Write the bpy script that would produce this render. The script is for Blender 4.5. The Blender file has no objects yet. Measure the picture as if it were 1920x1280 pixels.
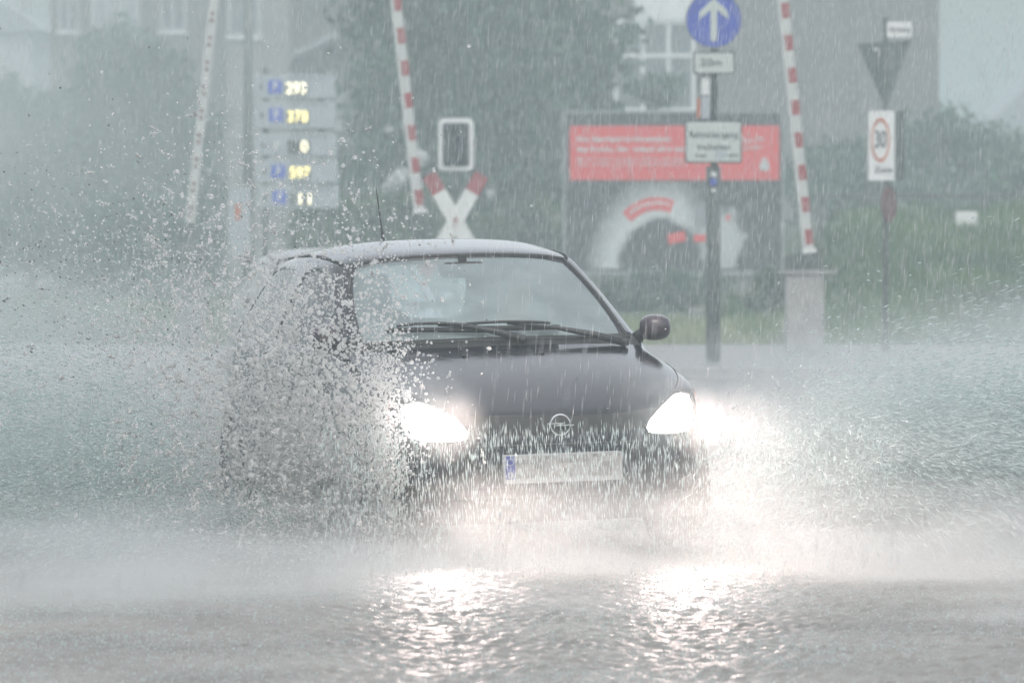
import bpy, bmesh, math, random
import numpy as np
from mathutils import Vector, Matrix, Euler
from mathutils.bvhtree import BVHTree

random.seed(7)
rng = np.random.default_rng(11)
SC = bpy.context.scene
COL = SC.collection
R = math.radians
PI = math.pi

# ------------------------------------------------------------------ camera
CAM_H, FPX, HOR = 1.4, 10667.0, 453.0
cd = bpy.data.cameras.new('camera')
cd.lens, cd.sensor_width = 200.0, 36.0
cd.clip_start, cd.clip_end = 0.5, 3000.0
cd.dof.use_dof = True
cd.dof.focus_distance = 25.6
cd.dof.aperture_fstop = 5.6
cam = bpy.data.objects.new('camera', cd)
COL.objects.link(cam)
cam.location = (0, 0, CAM_H)
cam.rotation_euler = (R(90) - math.atan((640 - HOR) / FPX), 0, 0)
SC.camera = cam

# ------------------------------------------------------------------ world, sun, exposure
SUN_EL, SUN_ROT = R(52), R(160)
w = bpy.data.worlds.new('World'); SC.world = w; w.use_nodes = True
nt = w.node_tree; nt.nodes.clear()
sky = nt.nodes.new('ShaderNodeTexSky'); sky.sky_type = 'NISHITA'; sky.sun_disc = False
sky.sun_elevation, sky.sun_rotation = SUN_EL, SUN_ROT
sky.air_density, sky.dust_density, sky.ozone_density = 1.0, 4.0, 1.0
hs = nt.nodes.new('ShaderNodeHueSaturation'); hs.inputs['Saturation'].default_value = 0.52
bg = nt.nodes.new('ShaderNodeBackground'); bg.inputs['Strength'].default_value = 0.125
wo = nt.nodes.new('ShaderNodeOutputWorld')
nt.links.new(sky.outputs[0], hs.inputs['Color']); nt.links.new(hs.outputs[0], bg.inputs['Color'])
nt.links.new(bg.outputs[0], wo.inputs['Surface'])
sl = bpy.data.lights.new('sun', 'SUN'); sl.energy = 0.7; sl.angle = R(100); sl.color = (1.0, 0.97, 0.93)
sun = bpy.data.objects.new('sun', sl); COL.objects.link(sun)
sun.rotation_euler = (R(90) - SUN_EL, 0, R(180) - SUN_ROT + R(180))
vs = SC.view_settings
vs.view_transform = 'Standard'; vs.look = 'None'; vs.gamma = 1.0; vs.exposure = 0.75
vs.use_curve_mapping = False
SC.cycles.max_bounces = 8
SC.cycles.use_denoising = True
SC.cycles.sample_clamp_direct = 12.0
SC.cycles.sample_clamp_indirect = 6.0
SC.cycles.volume_bounces = 1
SC.cycles.transparent_max_bounces = 24
SC.cycles.volume_step_rate = 2.0
SC.cycles.volume_max_steps = 128

# ------------------------------------------------------------------ helpers
def at(px, py, Y):
    return Vector(((px - 960) / FPX * Y, Y, CAM_H - (py - HOR) / FPX * Y))

def tag(o, label=None, cat=None, group=None, kind=None):
    if label: o['label'] = label
    if cat: o['category'] = cat
    if group: o['group'] = group
    if kind: o['kind'] = kind
    return o

def empty(name, loc=(0, 0, 0), rot=(0, 0, 0), label=None, cat=None, group=None):
    o = bpy.data.objects.new(name, None); COL.objects.link(o)
    o.location = loc; o.rotation_euler = rot
    return tag(o, label, cat, group)

def link(name, me, mat, parent=None, smooth=False):
    if mat is not None:
        for m in (mat if isinstance(mat, (list, tuple)) else [mat]): me.materials.append(m)
    if smooth:
        me.polygons.foreach_set('use_smooth', [True] * len(me.polygons))
    o = bpy.data.objects.new(name, me); COL.objects.link(o)
    if parent is not None: o.parent = parent
    return o

class MB:
    def __init__(s): s.v = []; s.f = []; s.m = []
    def add(s, vs, fs, mi=0):
        b = len(s.v); s.v += [tuple(v) for v in vs]
        for f in fs: s.f.append([b + i for i in f]); s.m.append(mi)
        return s
    def box(s, x0, x1, y0, y1, z0, z1, mi=0, M=None):
        p = [Vector((x, y, z)) for z in (z0, z1) for y in (y0, y1) for x in (x0, x1)]
        if M is not None: p = [M @ q for q in p]
        return s.add(p, [(0, 2, 3, 1), (4, 5, 7, 6), (0, 1, 5, 4), (2, 6, 7, 3), (0, 4, 6, 2), (1, 3, 7, 5)], mi)
    def tube(s, pts, r, n=8, mi=0, cap=True):
        pts = [Vector(p) for p in pts]
        rr = r if isinstance(r, (list, tuple)) else [r] * len(pts)
        rings = []
        for i, p in enumerate(pts):
            d = (pts[min(i + 1, len(pts) - 1)] - pts[max(i - 1, 0)]).normalized()
            a = d.orthogonal().normalized() if i == 0 else (a - d * a.dot(d)).normalized()
            b = d.cross(a)
            rings.append([p + (a * math.cos(2 * PI * k / n) + b * math.sin(2 * PI * k / n)) * rr[i] for k in range(n)])
        vs = [q for rg in rings for q in rg]; fs = []
        for i in range(len(pts) - 1):
            for k in range(n):
                k2 = (k + 1) % n
                fs.append((i * n + k, i * n + k2, (i + 1) * n + k2, (i + 1) * n + k))
        if cap:
            fs.append(tuple(range(n))[::-1]); fs.append(tuple((len(pts) - 1) * n + k for k in range(n)))
        return s.add(vs, fs, mi)
    def prism(s, outline, y0, y1, mi=0, M=None):
        n = len(outline)
        p = [Vector((x, y0, z)) for x, z in outline] + [Vector((x, y1, z)) for x, z in outline]
        if M is not None: p = [M @ q for q in p]
        fs = [tuple(range(n)), tuple(range(n, 2 * n))[::-1]] + [((i + 1) % n, i, n + i, n + (i + 1) % n) for i in range(n)]
        return s.add(p, fs, mi)
    def ell(s, c, r, nu=16, nv=10, mi=0, fn=None):
        vs, fs = [], []
        for j in range(nv + 1):
            t = PI * j / nv
            for i in range(nu):
                a = 2 * PI * i / nu
                q = Vector((math.sin(t) * math.cos(a), math.sin(t) * math.sin(a), math.cos(t)))
                if fn: q = fn(q)
                vs.append((c[0] + q.x * r[0], c[1] + q.y * r[1], c[2] + q.z * r[2]))
        for j in range(nv):
            for i in range(nu):
                i2 = (i + 1) % nu
                fs.append((j * nu + i, (j + 1) * nu + i, (j + 1) * nu + i2, j * nu + i2))
        return s.add(vs, fs, mi)
    def build(s, name, mat, parent=None, smooth=False, bevel=0, loc=None):
        me = bpy.data.meshes.new(name); me.from_pydata(s.v, [], s.f)
        me.polygons.foreach_set('material_index', s.m); me.update()
        o = link(name, me, mat, parent, smooth)
        if bevel:
            b = o.modifiers.new('b', 'BEVEL'); b.width = bevel; b.segments = 2; b.limit_method = 'ANGLE'
        if loc is not None: o.location = loc
        return o

def rrect(x0, x1, z0, z1, r, n=5):
    out = []
    for cx, cz, a0 in ((x1 - r, z1 - r, 0), (x0 + r, z1 - r, 90), (x0 + r, z0 + r, 180), (x1 - r, z0 + r, 270)):
        for k in range(n + 1):
            a = R(a0 + 90 * k / n); out.append((cx + r * math.cos(a), cz + r * math.sin(a)))
    return out

def circle(cx, cz, r, n=40):
    return [(cx + r * math.cos(2 * PI * k / n), cz + r * math.sin(2 * PI * k / n)) for k in range(n)]

def ring(mb, cx, cz, r0, r1, y0, y1, n=40, sx=1.0):
    for k in range(n):
        a, b = 2 * PI * k / n, 2 * PI * (k + 1) / n
        q = [(cx + r * math.cos(t) * sx, cz + r * math.sin(t)) for r, t in ((r0, a), (r1, a), (r1, b), (r0, b))]
        mb.prism(q, y0, y1)
    return mb

def text(name, s, height, mat, parent, loc, width=None, rot=(R(90), 0, 0), bold=0.0, align='CENTER'):
    cu = bpy.data.curves.new('t', 'FONT'); cu.body = s; cu.size = height / 0.72
    cu.align_x = align; cu.align_y = 'CENTER'; cu.extrude = 0.002; cu.offset = bold
    o = bpy.data.objects.new('t', cu); COL.objects.link(o)
    bpy.context.view_layer.update()
    me = bpy.data.meshes.new_from_object(o.evaluated_get(bpy.context.evaluated_depsgraph_get()))
    COL.objects.unlink(o); bpy.data.objects.remove(o)
    if width:
        xs = [v.co.x for v in me.vertices]
        k = width / max(1e-6, max(xs) - min(xs))
        for v in me.vertices: v.co.x *= k
    t = link(name, me, mat, parent); t.location = loc; t.rotation_euler = rot
    return t

def raw_mesh(name, V, F, mat, k, smooth=False):
    """V (n,3), F (m,k) numpy -> object"""
    me = bpy.data.meshes.new(name)
    me.vertices.add(len(V)); me.vertices.foreach_set('co', V.astype(np.float32).ravel())
    me.loops.add(F.size); me.loops.foreach_set('vertex_index', F.astype(np.int32).ravel())
    me.polygons.add(len(F)); me.polygons.foreach_set('loop_start', np.arange(0, F.size, k, dtype=np.int32))
    try: me.polygons.foreach_set('loop_total', np.full(len(F), k, dtype=np.int32))
    except Exception: pass
    me.update(calc_edges=True)
    return link(name, me, mat, None, smooth)

# ------------------------------------------------------------------ materials
def new_mat(name):
    m = bpy.data.materials.new(name); m.use_nodes = True
    n = m.node_tree; n.nodes.clear()
    out = n.nodes.new('ShaderNodeOutputMaterial')
    return m, n, out

def pmat(name, col, rough=0.5, metal=0.0, coat=0.0, vary=0.12, scale=6.0, bump=0.0, bscale=40.0, emit=None, es=0.0, spec=0.5):
    m, n, out = new_mat(name)
    b = n.nodes.new('ShaderNodeBsdfPrincipled')
    b.inputs['Roughness'].default_value = rough; b.inputs['Metallic'].default_value = metal
    b.inputs['Coat Weight'].default_value = coat; b.inputs['Coat Roughness'].default_value = 0.05
    b.inputs['Specular IOR Level'].default_value = spec
    tc = n.nodes.new('ShaderNodeTexCoord')
    if vary > 0:
        no = n.nodes.new('ShaderNodeTexNoise'); no.inputs['Scale'].default_value = scale; no.inputs['Detail'].default_value = 5
        cr = n.nodes.new('ShaderNodeValToRGB')
        cr.color_ramp.elements[0].position = 0.3; cr.color_ramp.elements[1].position = 0.7
        cr.color_ramp.elements[0].color = [c * (1 - vary) for c in col] + [1]
        cr.color_ramp.elements[1].color = [min(1, c * (1 + vary)) for c in col] + [1]
        n.links.new(tc.outputs['Object'], no.inputs['Vector']); n.links.new(no.outputs['Fac'], cr.inputs['Fac'])
        n.links.new(cr.outputs['Color'], b.inputs['Base Color'])
    else:
        b.inputs['Base Color'].default_value = (*col, 1)
    if bump > 0:
        no2 = n.nodes.new('ShaderNodeTexNoise'); no2.inputs['Scale'].default_value = bscale; no2.inputs['Detail'].default_value = 3
        bp = n.nodes.new('ShaderNodeBump'); bp.inputs['Strength'].default_value = bump; bp.inputs['Distance'].default_value = 0.01
        n.links.new(tc.outputs['Object'], no2.inputs['Vector']); n.links.new(no2.outputs['Fac'], bp.inputs['Height'])
        n.links.new(bp.outputs['Normal'], b.inputs['Normal'])
        if coat: n.links.new(bp.outputs['Normal'], b.inputs['Coat Normal'])
    if emit:
        b.inputs['Emission Color'].default_value = (*emit, 1); b.inputs['Emission Strength'].default_value = es
    n.links.new(b.outputs[0], out.inputs['Surface'])
    return m

def leaf_mat(name, c0, c1, scale=3.0):
    m, n, out = new_mat(name)
    tc = n.nodes.new('ShaderNodeTexCoord'); no = n.nodes.new('ShaderNodeTexNoise')
    no.inputs['Scale'].default_value = scale; no.inputs['Detail'].default_value = 4
    cr = n.nodes.new('ShaderNodeValToRGB'); cr.color_ramp.elements[0].position = 0.35; cr.color_ramp.elements[1].position = 0.68
    cr.color_ramp.elements[0].color = (*c0, 1); cr.color_ramp.elements[1].color = (*c1, 1)
    n.links.new(tc.outputs['Object'], no.inputs['Vector']); n.links.new(no.outputs['Fac'], cr.inputs['Fac'])
    d = n.nodes.new('ShaderNodeBsdfPrincipled'); d.inputs['Roughness'].default_value = 0.4
    t = n.nodes.new('ShaderNodeBsdfTranslucent'); mx = n.nodes.new('ShaderNodeMixShader'); mx.inputs[0].default_value = 0.3
    n.links.new(cr.outputs[0], d.inputs['Base Color']); n.links.new(cr.outputs[0], t.inputs['Color'])
    n.links.new(d.outputs[0], mx.inputs[1]); n.links.new(t.outputs[0], mx.inputs[2]); n.links.new(mx.outputs[0], out.inputs['Surface'])
    return m

def glass_mat(name, tint, haze_fac, haze_col, rough=0.04):
    m, n, out = new_mat(name)
    tr = n.nodes.new('ShaderNodeBsdfTransparent'); tr.inputs['Color'].default_value = (*tint, 1)
    df = n.nodes.new('ShaderNodeBsdfDiffuse'); df.inputs['Color'].default_value = (*haze_col, 1)
    tl = n.nodes.new('ShaderNodeBsdfTranslucent'); tl.inputs['Color'].default_value = (*haze_col, 1)
    m0 = n.nodes.new('ShaderNodeMixShader'); m0.inputs[0].default_value = 0.4
    n.links.new(df.outputs[0], m0.inputs[1]); n.links.new(tl.outputs[0], m0.inputs[2])
    tc = n.nodes.new('ShaderNodeTexCoord'); no = n.nodes.new('ShaderNodeTexNoise')
    no.inputs['Scale'].default_value = 5; no.inputs['Detail'].default_value = 6
    mp = n.nodes.new('ShaderNodeMapRange'); mp.inputs['From Min'].default_value = 0.3; mp.inputs['From Max'].default_value = 0.7
    mp.inputs['To Min'].default_value = haze_fac * 0.82; mp.inputs['To Max'].default_value = haze_fac * 1.18
    n.links.new(tc.outputs['Object'], no.inputs['Vector']); n.links.new(no.outputs['Fac'], mp.inputs['Value'])
    m1 = n.nodes.new('ShaderNodeMixShader')
    n.links.new(mp.outputs[0], m1.inputs[0]); n.links.new(tr.outputs[0], m1.inputs[1]); n.links.new(m0.outputs[0], m1.inputs[2])
    gl = n.nodes.new('ShaderNodeBsdfGlossy'); gl.inputs['Roughness'].default_value = rough
    fr = n.nodes.new('ShaderNodeFresnel'); fr.inputs['IOR'].default_value = 1.5
    no2 = n.nodes.new('ShaderNodeTexNoise'); no2.inputs['Scale'].default_value = 60; no2.inputs['Detail'].default_value = 2
    bp = n.nodes.new('ShaderNodeBump'); bp.inputs['Strength'].default_value = 0.15; bp.inputs['Distance'].default_value = 0.004
    n.links.new(tc.outputs['Object'], no2.inputs['Vector']); n.links.new(no2.outputs['Fac'], bp.inputs['Height'])
    n.links.new(bp.outputs[0], gl.inputs['Normal'])
    m2 = n.nodes.new('ShaderNodeMixShader'); n.links.new(fr.outputs[0], m2.inputs[0])
    n.links.new(m1.outputs[0], m2.inputs[1]); n.links.new(gl.outputs[0], m2.inputs[2])
    n.links.new(m2.outputs[0], out.inputs['Surface'])
    return m

def emit_mat(name, col, s):
    m, n, out = new_mat(name); e = n.nodes.new('ShaderNodeEmission')
    e.inputs['Color'].default_value = (*col, 1); e.inputs['Strength'].default_value = s
    n.links.new(e.outputs[0], out.inputs['Surface']); return m

def drop_mat(name, foam, col=(0.86, 0.88, 0.88)):
    m, n, out = new_mat(name)
    d = n.nodes.new('ShaderNodeBsdfDiffuse'); d.inputs['Color'].default_value = (*col, 1)
    t = n.nodes.new('ShaderNodeBsdfTranslucent'); t.inputs['Color'].default_value = (*col, 1)
    a = n.nodes.new('ShaderNodeMixShader'); a.inputs[0].default_value = 0.5
    n.links.new(d.outputs[0], a.inputs[1]); n.links.new(t.outputs[0], a.inputs[2])
    g = n.nodes.new('ShaderNodeBsdfGlass'); g.inputs['IOR'].default_value = 1.33; g.inputs['Roughness'].default_value = 0.08
    b = n.nodes.new('ShaderNodeMixShader'); b.inputs[0].default_value = foam
    n.links.new(g.outputs[0], b.inputs[1]); n.links.new(a.outputs[0], b.inputs[2]); n.links.new(b.outputs[0], out.inputs['Surface'])
    return m

def vol_mat(name, col, dens, aniso=0.0, puff=False, nscale=3.0, amt=0.6, seed=0.0, stretch=(1, 1, 1)):
    m, n, out = new_mat(name)
    v = n.nodes.new('ShaderNodeVolumePrincipled')
    v.inputs['Color'].default_value = (*col, 1); v.inputs['Anisotropy'].default_value = aniso
    v.inputs['Density'].default_value = dens
    if puff:
        tc = n.nodes.new('ShaderNodeTexCoord'); gr = n.nodes.new('ShaderNodeTexGradient'); gr.gradient_type = 'SPHERICAL'
        n.links.new(tc.outputs['Object'], gr.inputs['Vector'])
        pw = n.nodes.new('ShaderNodeMath'); pw.operation = 'POWER'; pw.inputs[1].default_value = 1.3
        n.links.new(gr.outputs['Fac'], pw.inputs[0])
        mpg = n.nodes.new('ShaderNodeMapping'); mpg.inputs['Scale'].default_value = stretch; mpg.inputs['Location'].default_value = (seed, seed * 2, 0)
        n.links.new(tc.outputs['Object'], mpg.inputs['Vector'])
        no = n.nodes.new('ShaderNodeTexNoise'); no.inputs['Scale'].default_value = nscale; no.inputs['Detail'].default_value = 4
        n.links.new(mpg.outputs[0], no.inputs['Vector'])
        mr = n.nodes.new('ShaderNodeMapRange'); mr.inputs['From Min'].default_value = 0.35; mr.inputs['From Max'].default_value = 0.65
        mr.inputs['To Min'].default_value = 1 - amt; mr.inputs['To Max'].default_value = 1 + amt
        n.links.new(no.outputs['Fac'], mr.inputs['Value'])
        mu = n.nodes.new('ShaderNodeMath'); mu.operation = 'MULTIPLY'
        n.links.new(pw.outputs[0], mu.inputs[0]); n.links.new(mr.outputs[0], mu.inputs[1])
        m3 = n.nodes.new('ShaderNodeMath'); m3.operation = 'MULTIPLY'; m3.inputs[1].default_value = dens
        n.links.new(mu.outputs[0], m3.inputs[0]); n.links.new(m3.outputs[0], v.inputs['Density'])
    n.links.new(v.outputs[0], out.inputs['Volume'])
    return m

M = dict(
    paint=pmat('dark navy paint', (0.006, 0.007, 0.015), 0.15, coat=.35, spec=.3, vary=0.1, bump=0.10, bscale=26),
    silver=pmat('silver paint', (0.55, 0.57, 0.58), 0.3, metal=0.3, coat=1.0, vary=0.03),
    rubber=pmat('black rubber', (0.02, 0.02, 0.02), 0.6),
    plastic=pmat('black plastic', (0.025, 0.025, 0.027), 0.45),
    chrome=pmat('chrome', (0.8, 0.82, 0.85), 0.12, metal=1.0, vary=0),
    rim=pmat('steel rim', (0.35, 0.36, 0.37), 0.35, metal=0.8),
    seat=pmat('seat cloth', (0.05, 0.055, 0.065), 0.9, scale=30),
    amber=pmat('amber lens', (0.35, 0.07, 0.02), 0.2, coat=1, vary=0),
    lens=emit_mat('lit headlamp', (1.0, 0.93, 0.89), 22.0),
    lensoff=pmat('clear lens', (0.6, 0.62, 0.63), 0.15, coat=1, vary=0),
    plate_w=pmat('plate white', (0.40, 0.41, 0.41), 0.4, vary=0.02),
    plate_b=pmat('plate blue', (0.05, 0.06, 0.28), 0.4, vary=0.02),
    skin=pmat('skin', (0.55, 0.36, 0.28), 0.5, vary=0.06),
    shirt=pmat('shirt cloth', (0.45, 0.50, 0.50), 0.9),
    hair=pmat('hair', (0.05, 0.035, 0.025), 0.7),
    white=pmat('white sign paint', (0.72, 0.74, 0.72), 0.45, vary=0.05, scale=9),
    cream=pmat('reflective sheet', (0.50, 0.56, 0.52), 0.5, vary=0.06, scale=9),
    red=pmat('red sign paint', (0.30, 0.03, 0.035), 0.45, vary=0.1),
    blue=pmat('blue sign paint', (0.018, 0.05, 0.42), 0.4, vary=0.1),
    maroon=pmat('dull maroon', (0.11, 0.02, 0.02), 0.5, vary=.1),
    boomw=pmat('weathered boom white', (0.50, 0.52, 0.50), 0.5, vary=.1, scale=7),
    dark=pmat('dark sign ink', (0.025, 0.03, 0.03), 0.5, vary=0.05),
    panel=pmat('black signal board', (0.012, 0.013, 0.018), 0.6, spec=.15),
    billfr=pmat('pale frame', (0.25, 0.27, 0.28), 0.5),
    galv=pmat('weathered galvanised steel', (0.16, 0.18, 0.175), 0.5, metal=0.2, vary=0.25, scale=12),
    pole=pmat('weathered painted pole', (0.05, 0.062, 0.055), 0.5, vary=0.5, scale=9),
    greyp=pmat('grey panel', (0.38, 0.43, 0.46), 0.5, vary=0.05),
    pblue=pmat('parking blue', (0.05, 0.10, 0.55), 0.4, vary=0.05),
    led=emit_mat('yellow led digits', (1.0, 0.86, 0.35), 1.8),
    ledw=emit_mat('warm led digits', (1.0, 0.93, 0.66), 1.8),
    backgrey=pmat('grey sign back', (0.075, 0.10, 0.10), 0.6, vary=.1),
    concrete=pmat('concrete', (0.36, 0.35, 0.34), 0.8, vary=0.2, scale=5, bump=0.4),
    brick=pmat('grey brown brick', (0.15, 0.135, 0.135), 0.85, vary=0.15, scale=2),
    brickl=pmat('pale brown render', (0.26, 0.245, 0.235), 0.85, vary=0.12, scale=1.2),
    render=pmat('pale render', (0.5, 0.52, 0.53), 0.8, vary=0.05),
    roof=pmat('slate roof', (0.13, 0.13, 0.14), 0.6, vary=0.2),
    roofp=pmat('pale metal roof', (0.30, 0.33, 0.35), 0.5, vary=0.1),
    wframe=pmat('white window frame', (0.75, 0.77, 0.78), 0.4, vary=0.02),
    wframe_dull=pmat('dull window frame', (0.42, 0.44, 0.45), 0.5, vary=0.05),
    pane=pmat('dark window pane', (0.10, 0.12, 0.13), 0.08, vary=0.1, coat=1),
    bill=pmat('poster charcoal', (0.03, 0.032, 0.042), 0.6, vary=0.15, scale=1.5),
    billred=pmat('poster red', (0.75, 0.045, 0.045), 0.5, vary=0.03),
    billwhite=pmat('poster white', (0.62, 0.66, 0.66), 0.5, vary=0.12, scale=3),
    billgrey=pmat('poster grey', (0.24, 0.26, 0.28), 0.5, vary=0.2, scale=3),
    orange=pmat('orange ring', (0.5, 0.13, 0.05), 0.5, vary=0.05),
    bark=pmat('bark', (0.06, 0.05, 0.04), 0.9, vary=0.3),
    leaf=leaf_mat('tree leaves', (0.010, 0.034, 0.018), (0.085, 0.20, 0.11), 0.8),
    leaf2=leaf_mat('shrub leaves', (0.025, 0.06, 0.02), (0.09, 0.17, 0.06), 1.4),
    grass=leaf_mat('grass blades', (0.03, 0.09, 0.02), (0.13, 0.25, 0.08), 0.6),
    grassp=leaf_mat('pale dry grass', (0.20, 0.25, 0.11), (0.38, 0.42, 0.22), 1.2),
    blossom=pmat('white blossom', (0.7, 0.72, 0.72), 0.7),
    rain=drop_mat('rain water', 0.8),
    spray=drop_mat('spray water', 0.92, (0.76, 0.85, 0.84)),
    splash=drop_mat('splash water', 0.55, (.80, .80, .79)),
    darkdrop=drop_mat('backlit-tint drops', 0.75, (0.16, 0.15, 0.14)),  # plain water; its dark look against bright haze is put into the colour
)

# ------------------------------------------------------------------ ground
def sheet(name, x0, x1, y0, y1, z, mat, kind='structure', nx=1, ny=1):
    mb = MB()
    mb.add([(x0, y0, z), (x1, y0, z), (x1, y1, z), (x0, y1, z)], [(0, 1, 2, 3)])
    return tag(mb.build(name, mat), kind=kind)

def road_mat():
    m, n, out = new_mat('wet asphalt')
    tc = n.nodes.new('ShaderNodeTexCoord')
    b = n.nodes.new('ShaderNodeBsdfPrincipled')
    b.inputs['IOR'].default_value = 1.33
    no = n.nodes.new('ShaderNodeTexNoise'); no.inputs['Scale'].default_value = 0.9; no.inputs['Detail'].default_value = 6
    cr = n.nodes.new('ShaderNodeValToRGB'); cr.color_ramp.elements[0].color = (0.05, 0.05, 0.048, 1); cr.color_ramp.elements[1].color = (0.12, 0.115, 0.11, 1)
    n.links.new(tc.outputs['Object'], no.inputs['Vector']); n.links.new(no.outputs['Fac'], cr.inputs['Fac']); n.links.new(cr.outputs[0], b.inputs['Base Color'])
    mr = n.nodes.new('ShaderNodeMapRange'); mr.inputs['To Min'].default_value = 0.30; mr.inputs['To Max'].default_value = 0.52
    n.links.new(no.outputs['Fac'], mr.inputs['Value']); n.links.new(mr.outputs[0], b.inputs['Roughness'])
    h = None
    mpx = n.nodes.new('ShaderNodeMapping'); mpx.inputs['Scale'].default_value = (.55, 1, 1)
    n.links.new(tc.outputs['Object'], mpx.inputs['Vector'])
    for sc_, k in ((60, .6), (18, 1.6), (5, 3.0)):
        q = n.nodes.new('ShaderNodeTexNoise'); q.inputs['Scale'].default_value = sc_; q.inputs['Detail'].default_value = 3
        n.links.new(mpx.outputs[0], q.inputs['Vector'])
        mu = n.nodes.new('ShaderNodeMath'); mu.operation = 'MULTIPLY_ADD'; mu.inputs[1].default_value = k
        if h is None: mu.inputs[2].default_value = 0
        else: n.links.new(h.outputs[0], mu.inputs[2])
        n.links.new(q.outputs['Fac'], mu.inputs[0]); h = mu
    bp = n.nodes.new('ShaderNodeBump'); bp.inputs['Strength'].default_value = 1.0; bp.inputs['Distance'].default_value = 0.06
    n.links.new(h.outputs[0], bp.inputs['Height']); n.links.new(bp.outputs[0], b.inputs['Normal'])
    n.links.new(b.outputs[0], out.inputs['Surface'])
    return m
M['road'] = road_mat()
M['soil'] = pmat('wet soil and verge', (0.05, 0.06, 0.035), 0.8, vary=0.3, scale=1.5)
M['bank'] = pmat('grassy bank soil', (0.04, 0.07, 0.03), 0.9, vary=0.4, scale=1.2, bump=0.8, bscale=4)
sheet('ground', -160, 160, -20, 390, -0.02, M['soil'])
sheet('road', -40, 40, -15, 58, 0.0, M['road'])
# flood water standing on the road: real ripples and drop rings
def flood(x0, x1, y0, y1, dx, dy):
    nx, ny = int((x1 - x0) / dx), int((y1 - y0) / dy)
    X, Y = np.meshgrid(np.linspace(x0, x1, nx + 1), np.linspace(y0, y1, ny + 1))
    H = np.zeros_like(X)
    for _ in range(46):
        lam = .035 * (4 ** rng.random()); a = rng.uniform(0, 2 * PI); kx_, ky_ = 2 * PI / lam * math.cos(a), 2 * PI / lam * math.sin(a)
        H += .034 * lam * rng.uniform(.4, 1) * np.sin(kx_ * X + ky_ * Y + rng.uniform(0, 6.3) + 1.5 * np.sin(X * rng.uniform(.5, 3) + Y * rng.uniform(.5, 3)))
    for _ in range(5000):
        cx, cy, r = rng.uniform(x0, x1), rng.uniform(y0, y1), rng.uniform(.01, .06)
        i0, i1 = int((cx - x0 - .16) / dx), int((cx - x0 + .16) / dx); j0, j1 = int((cy - y0 - .16) / dy), int((cy - y0 + .16) / dy)
        i0, j0 = max(0, i0), max(0, j0)
        d = np.hypot(X[j0:j1, i0:i1] - cx, Y[j0:j1, i0:i1] - cy)
        H[j0:j1, i0:i1] += .006 * np.exp(-((d - r) / .012) ** 2)
    H = .014 + np.clip(H * .45, -.010, .02)
    e = np.minimum.reduce([(X - x0) / .5, (x1 - X) / .5, (Y - y0) / .5, (y1 - Y) / .5]); H = np.where(e < 1, .002 + (H - .002) * np.clip(e, 0, 1), H)
    V = np.stack([X, Y, H], -1).reshape(-1, 3)
    b_ = (np.arange(ny)[:, None] * (nx + 1) + np.arange(nx)[None]).ravel()
    F = np.stack([b_, b_ + 1, b_ + nx + 2, b_ + nx + 1], 1)
    return tag(raw_mesh('flood_water', V, F, M['water'], 4, True), kind='structure')
M['water'] = pmat('muddy flood water', (.20, .188, .168), .46, vary=.25, scale=1.2, spec=.5)
flood(-4.2, 4.6, 14.5, 27.5, .02, .024)
# kerb and pavement beyond the road
kb = MB(); kb.box(-40, 40, 58, 58.18, -0.01, 0.12)
tag(kb.build('kerb', M['concrete'], bevel=0.01), kind='structure')
M['pave'] = pmat('wet paving', (0.16, 0.16, 0.155), 0.35, vary=0.15, scale=3)
tag(MB().box(-40, 40, 58.18, 71, -0.01, 0.115).build('pavement', M['pave']), kind='structure')

# grassy bank on the right
def bank_z(x, y):
    t = min(1, max(0, (y - 72.0) / 15.0)); s = t * t * (3 - 2 * t)
    k = min(1, max(0, (x - 3.9) / 1.1))
    return 0.02 + s * (0.25 + 1.42 * k) + 0.06 * math.sin(x * 1.3 + y * 0.7) * s
mb = MB(); nx, ny = 70, 40
for j in range(ny + 1):
    for i in range(nx + 1):
        x = -26 + i * 56 / nx; y = 71.02 + j * 60 / ny
        mb.v.append((x, y, bank_z(x, y)))
for j in range(ny):
    for i in range(nx):
        a = j * (nx + 1) + i; mb.f.append([a, a + 1, a + nx + 2, a + nx + 1]); mb.m.append(0)
tag(mb.build('grass_bank', M['bank'], smooth=True), kind='structure')

def blades(name, n, xf, yf, zf, hmin, hmax, wd, mat):
    x = xf(n); y = yf(n)
    z = np.array([zf(a, b) for a, b in zip(x, y)])
    clump = 0.6 + 0.8 * (np.sin(x * 2.3 + y) * np.sin(y * 1.7 - x * 0.6) * 0.5 + 0.5)
    h = rng.uniform(hmin, hmax, n) * clump; a = rng.uniform(0, 2 * PI, n)
    dx, dy = np.cos(a) * wd, np.sin(a) * wd
    lx, ly = rng.normal(0, 0.3, n) * h, rng.normal(0, 0.3, n) * h
    V = np.empty((n, 4, 3))
    V[:, 0] = np.c_[x - dx, y - dy, z - 0.02]; V[:, 1] = np.c_[x + dx, y + dy, z - 0.02]
    V[:, 2] = np.c_[x + dx * .7 + lx * .5, y + dy * .7 + ly * .5, z + h * .6]; V[:, 3] = np.c_[x + lx, y + ly, z + h]
    F = (np.arange(n)[:, None, None] * 4 + np.array([[0, 1, 2], [0, 2, 3]])[None]).reshape(-1, 3)
    return raw_mesh(name, V.reshape(-1, 3), F, mat, 3)
tag(blades('tall_grass', 60000, lambda n: rng.uniform(3.0, 11.5, n), lambda n: 71.5 + 17 * rng.beta(1.1, 1.3, n), bank_z, 0.10, 0.30, 0.014, M['grass']),
    'tall wet green grass covering the bank by the railing', 'grass', kind='stuff')
tag(blades('pale_grass', 16000, lambda n: rng.uniform(0.6, 3.9, n), lambda n: rng.uniform(71.2, 79, n), bank_z, 0.08, 0.26, 0.012, M['grassp']),
    'short pale grass verge in front of the billboard', 'grass', kind='stuff')
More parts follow.
